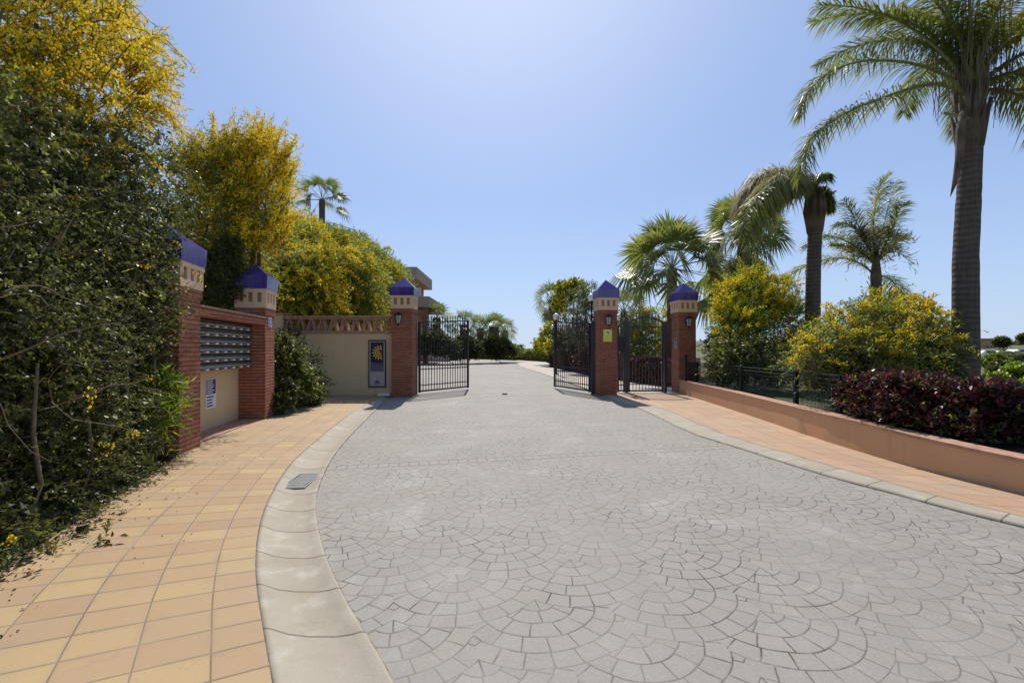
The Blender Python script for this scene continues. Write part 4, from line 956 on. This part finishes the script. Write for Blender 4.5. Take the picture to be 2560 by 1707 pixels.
# ---------------------------------------------------------------- palms
def frond(name, parent, path, lf, nl, mat='palm', w=.028, hang=.55, r0=.022, dry=0., lift=.3, petiole=.15):
    """pinnate frond along a 3-D path; leaflets on both sides"""
    P, t = lerp_poly(smooth_poly(path, 2), nl); T = norm(np.gradient(P, axis=0)); upv = np.array([0, 0, 1.])
    Sd = norm(np.cross(T, upv)); Nn = norm(np.cross(Sd, T)); s = np.linspace(0, 1, nl)
    Vs, Fs, Rn = [], [], []; o = 0; tone = rng.uniform(.25, .7)
    ln = lf * np.interp(s, [0, petiole, petiole + .15, .6, .9, 1], [0.05, .3, .9, 1, .7, .35]) 
    for side in (-1, 1):
        for k in range(2):
            ang = rng.normal(0, .3, nl)
            d = norm(Sd * side * (1 - .25 * k) + T * np.interp(s, [0, 1], [.35, .95])[:, None] + Nn * (lift * (1 if k else -.2) + ang)[:, None] + rng.normal(0, .10, (nl, 3)))
            L = (ln * rng.uniform(.75, 1.1, nl))[:, None]
            a = P + rng.normal(0, .004, (nl, 3)); md = a + d * L * .5 - upv * L * hang * .15; tp = a + d * L * .92 - upv * L * hang * .62
            wd = norm(np.cross(d, upv + rng.normal(0, .4, (nl, 3)))) * w * .5
            V = np.stack([a - wd * .5, a + wd * .5, md + wd, md - wd, tp], 1)
            ok = s > petiole * .6; V = V[ok]; n = len(V); rr = np.clip(tone + rng.normal(0, .16, n), 0, 1)
            Vs.append(V.reshape(-1, 3)); base = o + np.arange(n) * 5
            Fs += [tuple(q) for q in np.stack([base, base + 1, base + 2, base + 3], 1)] + [tuple(q) for q in np.stack([base + 3, base + 2, base + 4], 1)]
            Rn.append(np.repeat(rr, 5)); o += n * 5
    fo = mesh_np(name, np.concatenate(Vs), [tuple(int(i) for i in f) for f in Fs], mat, parent, rnd=np.concatenate(Rn))
    b = B(); k = 12; idx = np.linspace(0, nl - 1, k).astype(int); b.tube([tuple(P[i]) for i in idx], [r0 * (1 - .85 * j / (k - 1)) for j in range(k)], 5); b.build('stalk', 'sheath' if dry else 'petiole', fo)
    return fo
def arc_path(c, az, el, L, droop, n=7):
    """starts at c with elevation el, bends down by 'droop' radians over its length"""
    p = np.array(c, float); P = [p.copy()]; e = el
    for i in range(n):
        d = np.array([math.cos(az) * math.cos(e), math.sin(az) * math.cos(e), math.sin(e)]); p = p + d * L / n; P.append(p.copy()); e -= droop / n * (1 + .6 * i / n)
    return P
def fan_leaf(name, parent, c, az, el, pl, rad, nseg=26, mat='fanp', droop=.35, span=210):
    d = np.array([math.cos(az) * math.cos(el), math.sin(az) * math.cos(el), math.sin(el)]); c = np.array(c, float); h = c + d * pl - np.array([0, 0, .12 * pl])
    d2 = norm(d - np.array([0, 0, .30])); sd = norm(np.cross(d2, [0, 0, 1.])); nn = np.cross(sd, d2); ro = rng.normal(0, .75); sd, nn = sd * math.cos(ro) + nn * math.sin(ro), nn * math.cos(ro) - sd * math.sin(ro)
    V, Fs, Rn = [], [], []; o = 0; tone = rng.uniform(.2, .75)
    for k in range(nseg):
        a = R(-span / 2 + span * k / (nseg - 1)); q = norm(d2 * math.cos(a) + sd * math.sin(a) + nn * rng.normal(.12 * (k % 2), .05)); L = rad * (1 - .22 * abs(a) / R(span / 2)) * rng.uniform(.9, 1.05)
        wv = norm(np.cross(q, nn)) * rad * .034; m1_ = h + q * L * .48 - np.array([0, 0, .04 * L]); tp = h + q * L * .97 - np.array([0, 0, droop * L * rng.uniform(.6, 1.3)])
        V += [h, m1_ + wv, m1_ - wv, tp]; Fs += [(o, o + 1, o + 2), (o + 1, o + 3, o + 2)]; Rn += [min(1, max(0, tone + rng.normal(0, .12)))] * 4; o += 4
    fo = mesh_np(name, V, Fs, mat, parent, rnd=Rn)
    b = B(); b.tube([tuple(c), tuple((c + h) / 2 + np.array([0, 0, .03])), tuple(h)], [.02, .016, .012], 5); b.build('stalk', 'petiole', fo); return fo
def trunk(parent, pts, rad, mat='ptrunk', name='trunk', n=20):
    P, _ = lerp_poly(pts, 40); s = np.linspace(0, 1, 40); rr = np.interp(s, np.linspace(0, 1, len(rad)), rad) * (1 + .012 * rng.normal(size=40))
    b = B(); b.tube([tuple(p) for p in P], list(rr), n, cap=False); return b.build(name, mat, parent, smooth=True)

# tallest palm, right
YA = 8.5
A0 = at(2414, 985, YA); A0[2] = .2
pa = thing('queen_palm', 'tallest feather palm with ringed grey trunk at the right edge', 'palm tree', A0); 
T_ = lambda P: [tuple(np.array(p) - A0) for p in P]
trunk(pa, T_([A0, at(2414, 870, YA), at(2414, 640, YA), at(2428, 372, YA)]), [.205, .20, .19, .178, .165])
b = B()
top = at(2428, 372, YA) - A0
prof = [(.155, 0), (.18, .12), (.195, .3), (.185, .5), (.16, .75), (.14, 1.0), (.08, 1.3), (0, 1.6)]
b.lathe(prof, 18, tuple(top - np.array([0, 0, .05])))
for k in range(20):
    a = k * 2.399; r_ = .15 + .02 * math.sin(k * 1.7); z = .12 + .05 * k; q = top + np.array([r_ * math.cos(a), r_ * math.sin(a), z]); b.tube([tuple(q - np.array([0, 0, .35])), tuple(q), tuple(q + np.array([.10 * math.cos(a), .10 * math.sin(a), .5]))], [.012, .06, .02], 7)
b.build('crown_shaft', 'sheath', pa, smooth=True)
b = B(); q = lambda px, py, dy=0: tuple(at(px, py, YA + dy) - A0)
b.tube([q(2407, 275, -.25), q(2402, 330, -.3), q(2398, 400, -.3), q(2386, 460, -.3), q(2376, 492, -.3)], [.05, .075, .06, .035, .004], 6)
b.build('dry_spathe', 'sheath', pa, smooth=True)
b = B(); b.tube([q(2420, 300, -.2), q(2385, 288, -.1), q(2360, 283, 0)], [.04, .03, .022], 6); b.tube([q(2420, 285, .1), q(2380, 276, .2)], [.035, .022], 6); b.build('cut_stalk', 'petiole', pa)
cA = at(2430, 250, YA) - A0
fA = [[(2435, 245), (2377, 195), (2315, 166), (2252, 153), (2149, 149), (2066, 182), (2016, 232), (2000, 286)], [(2430, 240), (2381, 213), (2315, 209), (2252, 228), (2149, 265), (2066, 307), (2016, 365), (1998, 440)]]
for i, fp in enumerate(fA):
    path = [at(x, y, YA + (-.25 if i else .2) * k / 7) - A0 for k, (x, y) in enumerate(fp)]
    frond('frond', pa, path, .62, 150, w=.019, hang=.85, r0=.035, lift=.75 if i == 0 else .4, petiole=.22)
for az, el, L, dr in ((172, 62, 3.4, .9), (150, 74, 3.6, 1.2), (196, 74, 3.4, 1.0), (120, 72, 3.6, 1.3), (250, 72, 3.2, 1.5), (300, 66, 3.4, 1.7), (340, 45, 3.0, 2.0), (10, 35, 2.6, 1.7), (40, 55, 3.2, 1.9), (75, 68, 3.4, 1.8), (225, 74, 3.4, 1.6), (0, 8, 2.3, 1.6), (320, 20, 2.4, 1.7), (90, 84, 3.6, 1.1), (185, 80, 3.6, 1.2), (280, 82, 3.2, 1.2), (20, 75, 3.4, 1.5), (350, 66, 3.2, 1.7)):
    frond('frond', pa, arc_path(cA + np.array([0, 0, .15]), R(az + rng.normal(0, 5)), R(el), L, dr), .66, 125, w=.021, hang=.7, r0=.04, petiole=.16)
L_ = []   # dry flower strands hanging in the crown
for i in range(170):
    a = rng.uniform(0, 6.28); r_ = rng.uniform(.15, .6); p = cA + np.array([r_ * math.cos(a), r_ * math.sin(a) * .8, rng.uniform(.3, 1.9)]); L_.append(([p, p + np.array([.03 * rng.normal(), 0, -.25]), p + np.array([.05 * rng.normal(), .02, -.75])], .012, .004))
strips(L_, 'dry_flower_strand', 'twig', pa)

# second palm
YB = 13.0; A0 = at(2031, 900, YB); A0[2] = .2
pb = thing('queen_palm', 'wind bent feather palm with a smooth brown trunk, all fronds hanging left', 'palm tree', A0)
trunk(pb, [tuple(np.array(p) - A0) for p in (A0, at(2031, 849, YB), at(2033, 700, YB), at(2037, 585, YB))], [.205, .20, .192, .182, .172])
b = B(); top = at(2037, 590, YB) - A0
b.lathe([(.16, 0), (.205, .12), (.235, .35), (.205, .8), (.18, 1.15), (.10, 1.35), (0, 1.5)], 16, tuple(top))
for k in range(8): a = k * .8; b.tube([tuple(top + np.array([.18 * math.cos(a), .18 * math.sin(a), .1])), tuple(top + np.array([.22 * math.cos(a), .22 * math.sin(a), .7 + .08 * (k % 3)])), tuple(top + np.array([.19 * math.cos(a), .19 * math.sin(a), 1.35]))], [.015, .07, .02], 6)
b.build('crown_shaft', 'sheath', pb, smooth=True)
b = B(); tq = lambda px, py, dy=0: tuple(at(px, py, YB + dy) - A0)
for (x, y) in ((2085, 483), (2072, 470), (2080, 498), (2066, 462), (2090, 478)): b.tube([tq(2040, 500), tq(x, y, rng.uniform(-.3, .3))], [.05, .025], 6)
b.build('cut_stalk', 'petiole', pb)
for (pts, lf, mt) in (([(2040, 470), (1985, 440), (1925, 425), (1875, 455), (1845, 520)], .95, 'drypalm'), ([(2040, 480), (1980, 470), (1920, 490), (1880, 540), (1865, 590)], .8, 'palm'), ([(2040, 475), (2000, 450), (1950, 445), (1900, 480), (1860, 545), (1850, 600)], .9, 'palm'), ([(2040, 470), (2010, 445), (1975, 430), (1940, 440), (1905, 470)], .9, 'drypalm'), ([(2040, 465), (2045, 445), (2052, 435), (2070, 436)], .4, 'lime'), ([(2040, 475), (1990, 455), (1940, 460), (1905, 500), (1890, 550)], .9, 'palm'), ([(2040, 478), (2000, 462), (1960, 470), (1930, 500)], .9, 'drypalm'), ([(2040, 470), (2000, 436), (1950, 422), (1890, 440), (1850, 490)], .95, 'drypalm'), ([(2042, 480), (2055, 465), (2070, 480), (2078, 520)], .35, 'palm')):
    dy = rng.uniform(-.4, .4); frond('frond', pb, [at(x, y, YB + dy * k) - A0 for k, (x, y) in enumerate(pts)], lf, 120, mat=mt, w=.026, hang=1.15, r0=.05, lift=.1, petiole=.08)

# young feather palm
YC = 15.5; A0 = at(2190, 880, YC); A0[2] = .1
pc = thing('young_palm', 'young upright feather palm between the two tall trunks', 'palm tree', A0)
trunk(pc, [tuple(np.array(p) - A0) for p in (A0, at(2190, 800, YC), at(2190, 712, YC))], [.155, .155, .165], 'ftrunk')
b = B(); b.lathe([(.15, 0), (.165, .3), (.11, .8), (.06, 1.3), (0, 1.5)], 12, tuple(at(2190, 715, YC) - A0)); b.build('crown_shaft', 'sheath', pc, smooth=True)
c = at(2190, 640, YC) - A0
for (dx, dz, drp, L) in ((-250, -60, 0, 0),): pass
for (pts, lf) in (([(2190, 690), (2150, 655), (2090, 640), (2010, 665), (1940, 700)], .75), ([(2192, 690), (2215, 690), (2245, 715), (2262, 760)], .6), ([(2190, 660), (2180, 560), (2195, 470), (2215, 440)], 1.0), ([(2190, 660), (2150, 570), (2110, 500)], .85), ([(2195, 660), (2230, 570), (2250, 520), (2262, 510)], .8), ([(2190, 650), (2210, 560), (2230, 480), (2238, 455)], .9), ([(2190, 660), (2120, 600), (2060, 585), (2010, 620)], .7), ([(2192, 660), (2160, 600), (2130, 560), (2090, 560)], .7), ([(2195, 655), (2240, 600), (2255, 590)], .6), ([(2190, 665), (2140, 620), (2085, 610)], .6)):
    dy = rng.uniform(-.35, .35); frond('frond', pc, [at(x, y, YC + dy * k) - A0 for k, (x, y) in enumerate(pts)], lf, 90, w=.026, hang=.5, r0=.03, lift=.3, petiole=.12)
rnd_b = [((c + np.array([0, 0, .35])), (.75, .6, .45))]
shoots(pc, rnd_b, 160, .5, 8, .28, .03, 'drypalm', droop=.6, lname='dead_leaves')

# fan palms
def fan_palm(label, px, py, Y, base_y, rc, tr, n=30, rad=.8, pl=.9, skirt=0, name='fan_palm', elr=(-35, 85), lean=0., full=True):
    c = at(px, py, Y); A0 = np.array([c[0] + lean, c[1], max(-3.0, HC - (base_y - YH) / F * Y)])
    t = thing(name, label, 'palm tree', A0); cl = c - A0
    trunk(t, [(0, 0, 0), tuple(cl * .5 + np.array([-lean * .1, 0, 0])), tuple(cl)], [tr * 1.15, tr, tr], 'ftrunk')
    for k in range(n):
        el = elr[0] + (elr[1] - elr[0]) * ((k + .5) / n) ** .9; az = k * 137.5 + rng.normal(0, 8)
        fan_leaf('frond', t, cl + np.array([0, 0, .0]), R(az), R(el), pl * rng.uniform(.85, 1.15), rad * rng.uniform(.85, 1.1), nseg=36 if full else 18, droop=.25 if el > 20 else .5)
    for k in range(skirt):
        a = k * 2.4; fan_leaf('dead_frond', t, cl + np.array([0, 0, -.25 - .02 * k]), a, R(-62), pl * .8, rad * .85, nseg=18, mat='drypalm', droop=.5)
    return t
fan_palm('broad fan palm standing behind the pedestrian gate', 1680, 672, 19, 960, 0, .20, n=30, rad=1.4, pl=1.5, elr=(-38, 82))
fan_palm('tall fan palm with a dark skirt of dead leaves behind the lime shrub', 1858, 580, 22, 900, 0, .26, n=30, rad=1.2, pl=1.3, skirt=34)
fan_palm('small fan palm standing on top of the bank at the left', 805, 500, 32, 590, 0, .2, n=18, rad=.95, pl=1.35, elr=(-28, 80))
fan_palm('far fan palm with its crown leaning left beside the globe lamps', 1378, 748, 44, 880, 0, .25, n=22, rad=1.25, pl=1.1, skirt=16, full=False)
fan_palm('fan palm low behind the yellow notice pillar', 1560, 780, 24, 930, 0, .18, n=22, rad=.9, pl=.9, full=False)
fan_palm('far bushy fan palm just right of the open left gate leaf', 1235, 818, 48, 890, 0, .5, n=22, rad=1.3, pl=1.0, skirt=30, full=False)
fan_palm('far fan palm seen over the spikes of the left gate leaf', 1160, 812, 46, 890, 0, .4, n=20, rad=1.2, pl=1.0, skirt=20, full=False)
fan_palm('far fan palm at the right side of the dark central clump', 1262, 826, 50, 892, 0, .35, n=18, rad=1.1, pl=.9, skirt=18, full=False)
fan_palm('far fan palm directly behind the end stile of the left gate leaf', 1200, 822, 47, 892, 0, .35, n=18, rad=1.2, pl=1.0, skirt=14, full=False)
fan_palm('far fan palm beside the flat roofed house', 1092, 795, 46, 890, 0, .4, n=20, rad=1.3, pl=1.1, skirt=16, full=False)

# ---------------------------------------------------------------- beyond the gates
def bush(name, label, blobs, n, mat, L=.2, W_=.09, sl=.4, m_=8, fl=None, trunkp=None, cat='shrub', group=None, **kw):
    t = thing(name, label, cat, (0, 0, 0), 0, group)
    shoots(t, blobs, n, sl, m_, L, W_, mat, fl=fl, **kw)
    if trunkp: limbs(t, trunkp, [b_[0] for b_ in blobs[:4]], .12, seed=3)
    return t
bush('evergreen_tree', 'grey green olive tree between the globe lamp and the yellow notice pillar', [bl(1445, 755, 27, 28), bl(1472, 735, 27, 26), bl(1432, 800, 27, 26), bl(1465, 790, 26, 30), bl(1490, 770, 26, 28), bl(1445, 835, 26, 28)], 1000, 'olive', .16, .05, .4, trunkp=(4.2, 27, -.1), cat='tree')
bush('yellow_shrub', 'far yellow flowering tree top beside the leaning fan palm', [bl(1415, 730, 38, 26), bl(1440, 725, 38, 24), bl(1400, 760, 38, 18)], 600, 'lime', .25, .12, .4, fl=(.5, .05, 2, None), trunkp=(5, 38, 0))
bush('yellow_shrub', 'low yellow green shrub left of the right gate leaf', [bl(1370, 845, 38, 20), bl(1350, 862, 40, 14), bl(1385, 865, 36, 18), bl(1378, 825, 38, 14)], 600, 'lime', .2, .09, .35, fl=(.4, .045, 2, None))
bush('evergreen_tree', 'dark evergreen tree behind the left gate leaf', [bl(1070, 862, 42, 22), bl(1110, 865, 42, 22), bl(1090, 850, 42, 20), bl(1130, 872, 42, 16)], 1100, 'hedgeleaf', .22, .12, .5, cat='tree')
bush('evergreen_tree', 'dark rounded tree seen past the end of the left gate leaf', [bl(1165, 866, 44, 22), bl(1150, 875, 44, 20), bl(1185, 872, 44, 16)], 900, 'hedgeleaf', .22, .12, .5, cat='tree')
bush('evergreen_tree', 'dark bushy tree in the centre distance left of the sky gap', [bl(1240, 868, 47, 22), bl(1262, 868, 47, 15), bl(1225, 870, 47, 14), bl(1280, 876, 47, 10)], 1000, 'hedgeleaf', .22, .12, .5, cat='tree')
bush('evergreen_tree', 'dark tree filling the space behind the pedestrian gate', [bl(1570, 860, 23, 40), bl(1620, 850, 23, 44), bl(1600, 810, 24, 36), bl(1650, 800, 24, 30), bl(1550, 820, 24, 30), bl(1650, 880, 22, 34)], 1700, 'acacia', .14, .05, .4, cat='tree', fl=(.12, .03, 3, None))
bush('low_shrub', 'lime green low shrub on the far hedge left of centre', [bl(1280, 876, 50, 12), bl(1300, 874, 50, 10), bl(1262, 878, 50, 9)], 350, 'lime', .2, .1, .3)
bush('evergreen_tree', 'dark tree between the right gate leaf and its pillar', [bl(1420, 860, 30, 32), bl(1455, 860, 30, 30), bl(1400, 840, 31, 20)], 900, 'hedgeleaf', .16, .09, .4, cat='tree', fl=(.03, .03, 2, None))
# clipped hedges
def hedge(label, pts, wdt, h, n, mat, L, W_):
    t = thing('clipped_hedge', label, 'hedge', (0, 0, 0)); P, _ = lerp_poly(pts, n); d = norm(np.gradient(P, axis=0)); nn = np.c_[-d[:, 1], d[:, 0]]
    o_ = rng.uniform(-1, 1, n); z = rng.uniform(0, 1, n); f = rng.uniform(size=n)
    o_ = np.where(f < .6, np.sign(o_) * rng.uniform(.85, 1.0, n), o_); z = np.where(f >= .6, rng.uniform(.9, 1.02, n), z)
    Q = np.c_[P + nn * (o_ * wdt / 2)[:, None], z * h]; Q = np.repeat(Q, 4, 0) + rng.normal(0, L * .4, (n * 4, 3)); Q[:, 2] = np.abs(Q[:, 2])
    leaf_mesh('foliage', Q, rng.normal(size=Q.shape), L, W_, mat, t, np.clip(rng.normal(.4, .25, len(Q)), 0, 1))
    V = []; 
    for i in np.linspace(0, n - 1, 14).astype(int):
        for s in (-1, 1): 
            for zz in (.0, h * .88): V.append((P[i, 0] + nn[i, 0] * s * wdt * .38, P[i, 1] + nn[i, 1] * s * wdt * .38, zz))
    Fs = []
    for i in range(13):
        a = i * 4; Fs += [(a, a + 4, a + 5, a + 1), (a + 2, a + 3, a + 7, a + 6), (a + 1, a + 5, a + 7, a + 3)]
    Fs += [(0, 1, 3, 2), (52, 54, 55, 53)]
    mesh_np('stems', V, Fs, 'soil', t)
    return t
hedge('dark red clipped hedge along the right pavement behind the gates', [(6.0, 16.8), (5.35, 19), (4.8, 22), (4.2, 26), (3.75, 31), (3.3, 36)], .8, 1.0, 9000, 'red', .09, .05)
hedge('far clipped hedge closing the end of the driveway', [(-7.5, 68), (-3, 64), (1.5, 58), (4.2, 50)], 1.0, 1.25, 5000, 'acacia', .2, .1)
hedge('far dark hedge behind the left gate leaf', [(-13, 54), (-10, 56), (-7, 58)], 1.0, 1.2, 3000, 'hedgeleaf', .2, .1)
b = B(); b.box(-13, -7, 52, 52.25, -.1, 1.0); fw = b.build('boundary_wall', 'white'); tag(fw, 'low white wall far behind the left gate leaf', 'wall')
b = B()
for (a, c_) in (((6.9, 17.2), (6.2, 20)), ((6.2, 20), (5.6, 24)), ((5.6, 24), (5.0, 29)), ((5.0, 29), (4.4, 35))):
    b.add([(a[0], a[1], -.1), (a[0] + .15, a[1], -.1), (a[0] + .15, a[1], 1.08), (a[0], a[1], 1.08), (c_[0], c_[1], -.1), (c_[0] + .15, c_[1], -.1), (c_[0] + .15, c_[1], 1.08), (c_[0], c_[1], 1.08)], [(0, 1, 2, 3), (5, 4, 7, 6), (1, 5, 6, 2), (4, 0, 3, 7), (3, 2, 6, 7)])
o = b.build('boundary_wall', 'render_w'); tag(o, 'low cream wall just behind the dark red clipped hedge', 'wall')
def globe(label, px, py, Y, r):
    c = at(px, py, Y); t = thing('globe_lamp', label, 'lamp', (c[0], Y, -.05), 0, 'globe lamps beyond the gates'); z = c[2] + .05
    b = B(); b.tube([(0, 0, 0), (0, 0, z - r)], .035, 8); b.lathe([(.09, 0), (.09, .12), (.04, .2)], 10); b.lathe([(.03, z - r - .12), (.08, z - r - .05), (.08, z - r + .02)], 10); b.build('post', 'iron2', t, smooth=False)
    b = B(); b.lathe([(r * math.sin(math.pi * k / 12), z - r * math.cos(math.pi * k / 12)) for k in range(13)], 18); b.build('globe', 'opal', t, smooth=True)
globe('white globe lamp above the right gate leaf', 1391, 792, 25, .19)
globe('white globe lamp peeking out left of the yellow notice pillar top', 1479, 744, 21, .17)
globe('small white globe lamp low behind the right gate leaf', 1382, 818, 36, .18)

# house on the left
YHs = 45.; sh_ = YHs / F
hx = lambda px: (px - 1280) * sh_
hz = lambda py: HC - (py - YH) * sh_
hs = thing('house', 'modern flat roofed house with terraces beyond the acacias', 'house', (0, YHs, 0))
b = B(); b.box(hx(930), hx(1020), .8, 8, -.1, hz(668)); b.build('wall', 'hbrick', hs)
b = B(); b.box(hx(925), hx(1042), 0, 8.6, hz(697), hz(667)); b.build('roof', 'render_w', hs, bevel=.03)
b = B(); b.box(hx(925), hx(1079), -1.2, 8.6, hz(771), hz(744)); b.build('terrace_slab', 'render_w', hs, bevel=.03)
b = B(); b.box(hx(1025), hx(1033), .3, .7, hz(744), hz(697)); b.build('column', 'hbrick', hs)
b = B(); b.box(hx(1062), hx(1072), -.8, -.4, -.1, hz(771)); b.build('column', 'hbrick', hs)
b = B(); b.box(hx(1034), hx(1039), -.6, -.3, -.1, hz(771)); b.build('column', 'hbrick', hs)
b = B(); b.box(hx(1034), hx(1056), -1.15, -1.12, hz(743), hz(724)); o = b.build('balustrade', 'bglass', hs)
b = B(); b.box(hx(1055), hx(1058), -1.18, -1.08, hz(743), hz(723)); b.build('rail_post', 'silver', o)
b = B(); b.box(hx(1000), hx(1019), .72, .79, hz(742), hz(700)); b.build('window', 'mdark', hs)
# railing on the bank
YR = 30.; rl = thing('railing', 'thin grey metal railing on top of the bank beside the small fan palm', 'railing', (0, YR, 0))
rx = lambda px: (px - 1280) / F * YR; rz = lambda py: HC - (py - YH) / F * YR
b = B(); b.bar((rx(824), 0, rz(556)), (rx(883), .5, rz(571)), .05); b.bar((rx(824), 0, rz(570)), (rx(883), .5, rz(582)), .03)
b.build('rail', 'silver', rl)
b = B(); b.bar((rx(824), 0, rz(556)), (rx(824), 0, rz(595)), .05); b.build('post', 'silver', rl)
b = B(); b.bar((rx(883), .5, rz(571)), (rx(883), .5, rz(610)), .05); b.build('post', 'silver', rl)

# ---------------------------------------------------------------- far right view
def far_bush(label, px, py, Y, rp, mat, n=500, rz=None, L=.25, cat='shrub', name='round_shrub'):
    return bush(name, label, [bl(px, py, Y, rp, rz=rz), bl(px + rp * .7, py + rp * .2, Y, rp * .7, rz=(rz or rp) * .7), bl(px - rp * .7, py + rp * .15, Y, rp * .7, rz=(rz or rp) * .7)], n, mat, L, L * .5, L * 1.3, shell=(.5, 1.05), cat=cat, group='round shrubs on the low ground at the right')
far_bush('sunlit green round shrub right of the tall palm trunk, highest one', 2490, 900, 42, 24, 'lime', 700, rz=12)
far_bush('dark round shrub right of the tall palm trunk', 2505, 925, 32, 22, 'hedgeleaf', 800, rz=18)
far_bush('yellow green round shrub at the right picture edge', 2545, 935, 26, 28, 'lime', 900, rz=20)
far_bush('green shrub just above the red leaved hedge beside the tall palm trunk', 2485, 955, 22, 30, 'lime', 1000, rz=16, L=.18)
far_bush('green shrub above the red leaved hedge at the right picture edge', 2550, 975, 18, 34, 'lime', 1000, rz=18, L=.15)
far_bush('grey green shrub line in the distance at the right', 2530, 893, 60, 34, 'olive', 900, rz=10, L=.35)
far_bush('distant dark tree on the right skyline', 2540, 868, 110, 26, 'hedgeleaf', 900, rz=9, L=.6, cat='tree', name='distant_tree')
far_bush('distant umbrella shaped pine beside the orange house', 2504, 853, 100, 12, 'hedgeleaf', 700, rz=7, L=.5, cat='tree', name='distant_tree')
far_bush('distant small pine top at the right picture edge', 2562, 845, 95, 9, 'hedgeleaf', 400, rz=4, L=.5, cat='tree', name='distant_tree')
s9 = 105 / F; dh = thing('house', 'distant orange rendered house right of the tall palm trunk', 'house', (0, 105, 0))
h9 = lambda px: (px - 1280) * s9; z9 = lambda py: HC - (py - YH) * s9
b = B(); b.box(h9(2440), h9(2492), 0, 8, -3, z9(848)); b.box(h9(2492), h9(2502), 1, 7, -3, z9(856)); b.build('wall', 'peach', dh)
b = B(); b.box(h9(2436), h9(2494), -.5, 8.5, z9(848), z9(846)); b.build('roof', 'coping', dh)
for k, (px, py) in enumerate(((2466, 866), (2476, 866), (2486, 868), (2474, 875))):
    b = B(); b.box(h9(px), h9(px + 5), -.05, -.005, z9(py + 4), z9(py - 2)); b.build('window', 'mdark', dh)
def car(label, px, py, Y):
    c = at(px, py, Y); t = thing('parked_car', label, 'car', (c[0], Y, c[2] - .7), R(8), 'cars parked in the distance at the right')
    b = B(); v = [(-2.1, .3), (2.1, .3), (2.15, .8), (1.3, .95), (.7, 1.45), (-1.3, 1.45), (-2.0, 1.0), (-2.15, .7)]
    n = len(v); b.add([(x, y_, z) for y_ in (-.85, .85) for x, z in v], [tuple(range(n)), tuple(range(n, 2 * n))[::-1]] + [(i, (i + 1) % n, n + (i + 1) % n, n + i) for i in range(n)]); b.build('body', 'white', t, bevel=.05)
    b = B(); b.add([(-1.2, -.87, 1.0), (.9, -.87, 1.0), (.6, -.87, 1.38), (-1.1, -.87, 1.38)], [(0, 1, 2, 3)]); b.build('window', 'black', t)
    for x in (-1.3, 1.3):
        b = B(); b.tube([(x, -.88, .33), (x, -.6, .33)], .33, 14); b.build('wheel', 'black', t)
car('distant white car partly hidden by the tall palm trunk', 2466, 886, 85)
car('distant white car in front of the orange house', 2500, 887, 85)
car('distant white car nearest the right picture edge', 2549, 884, 80)
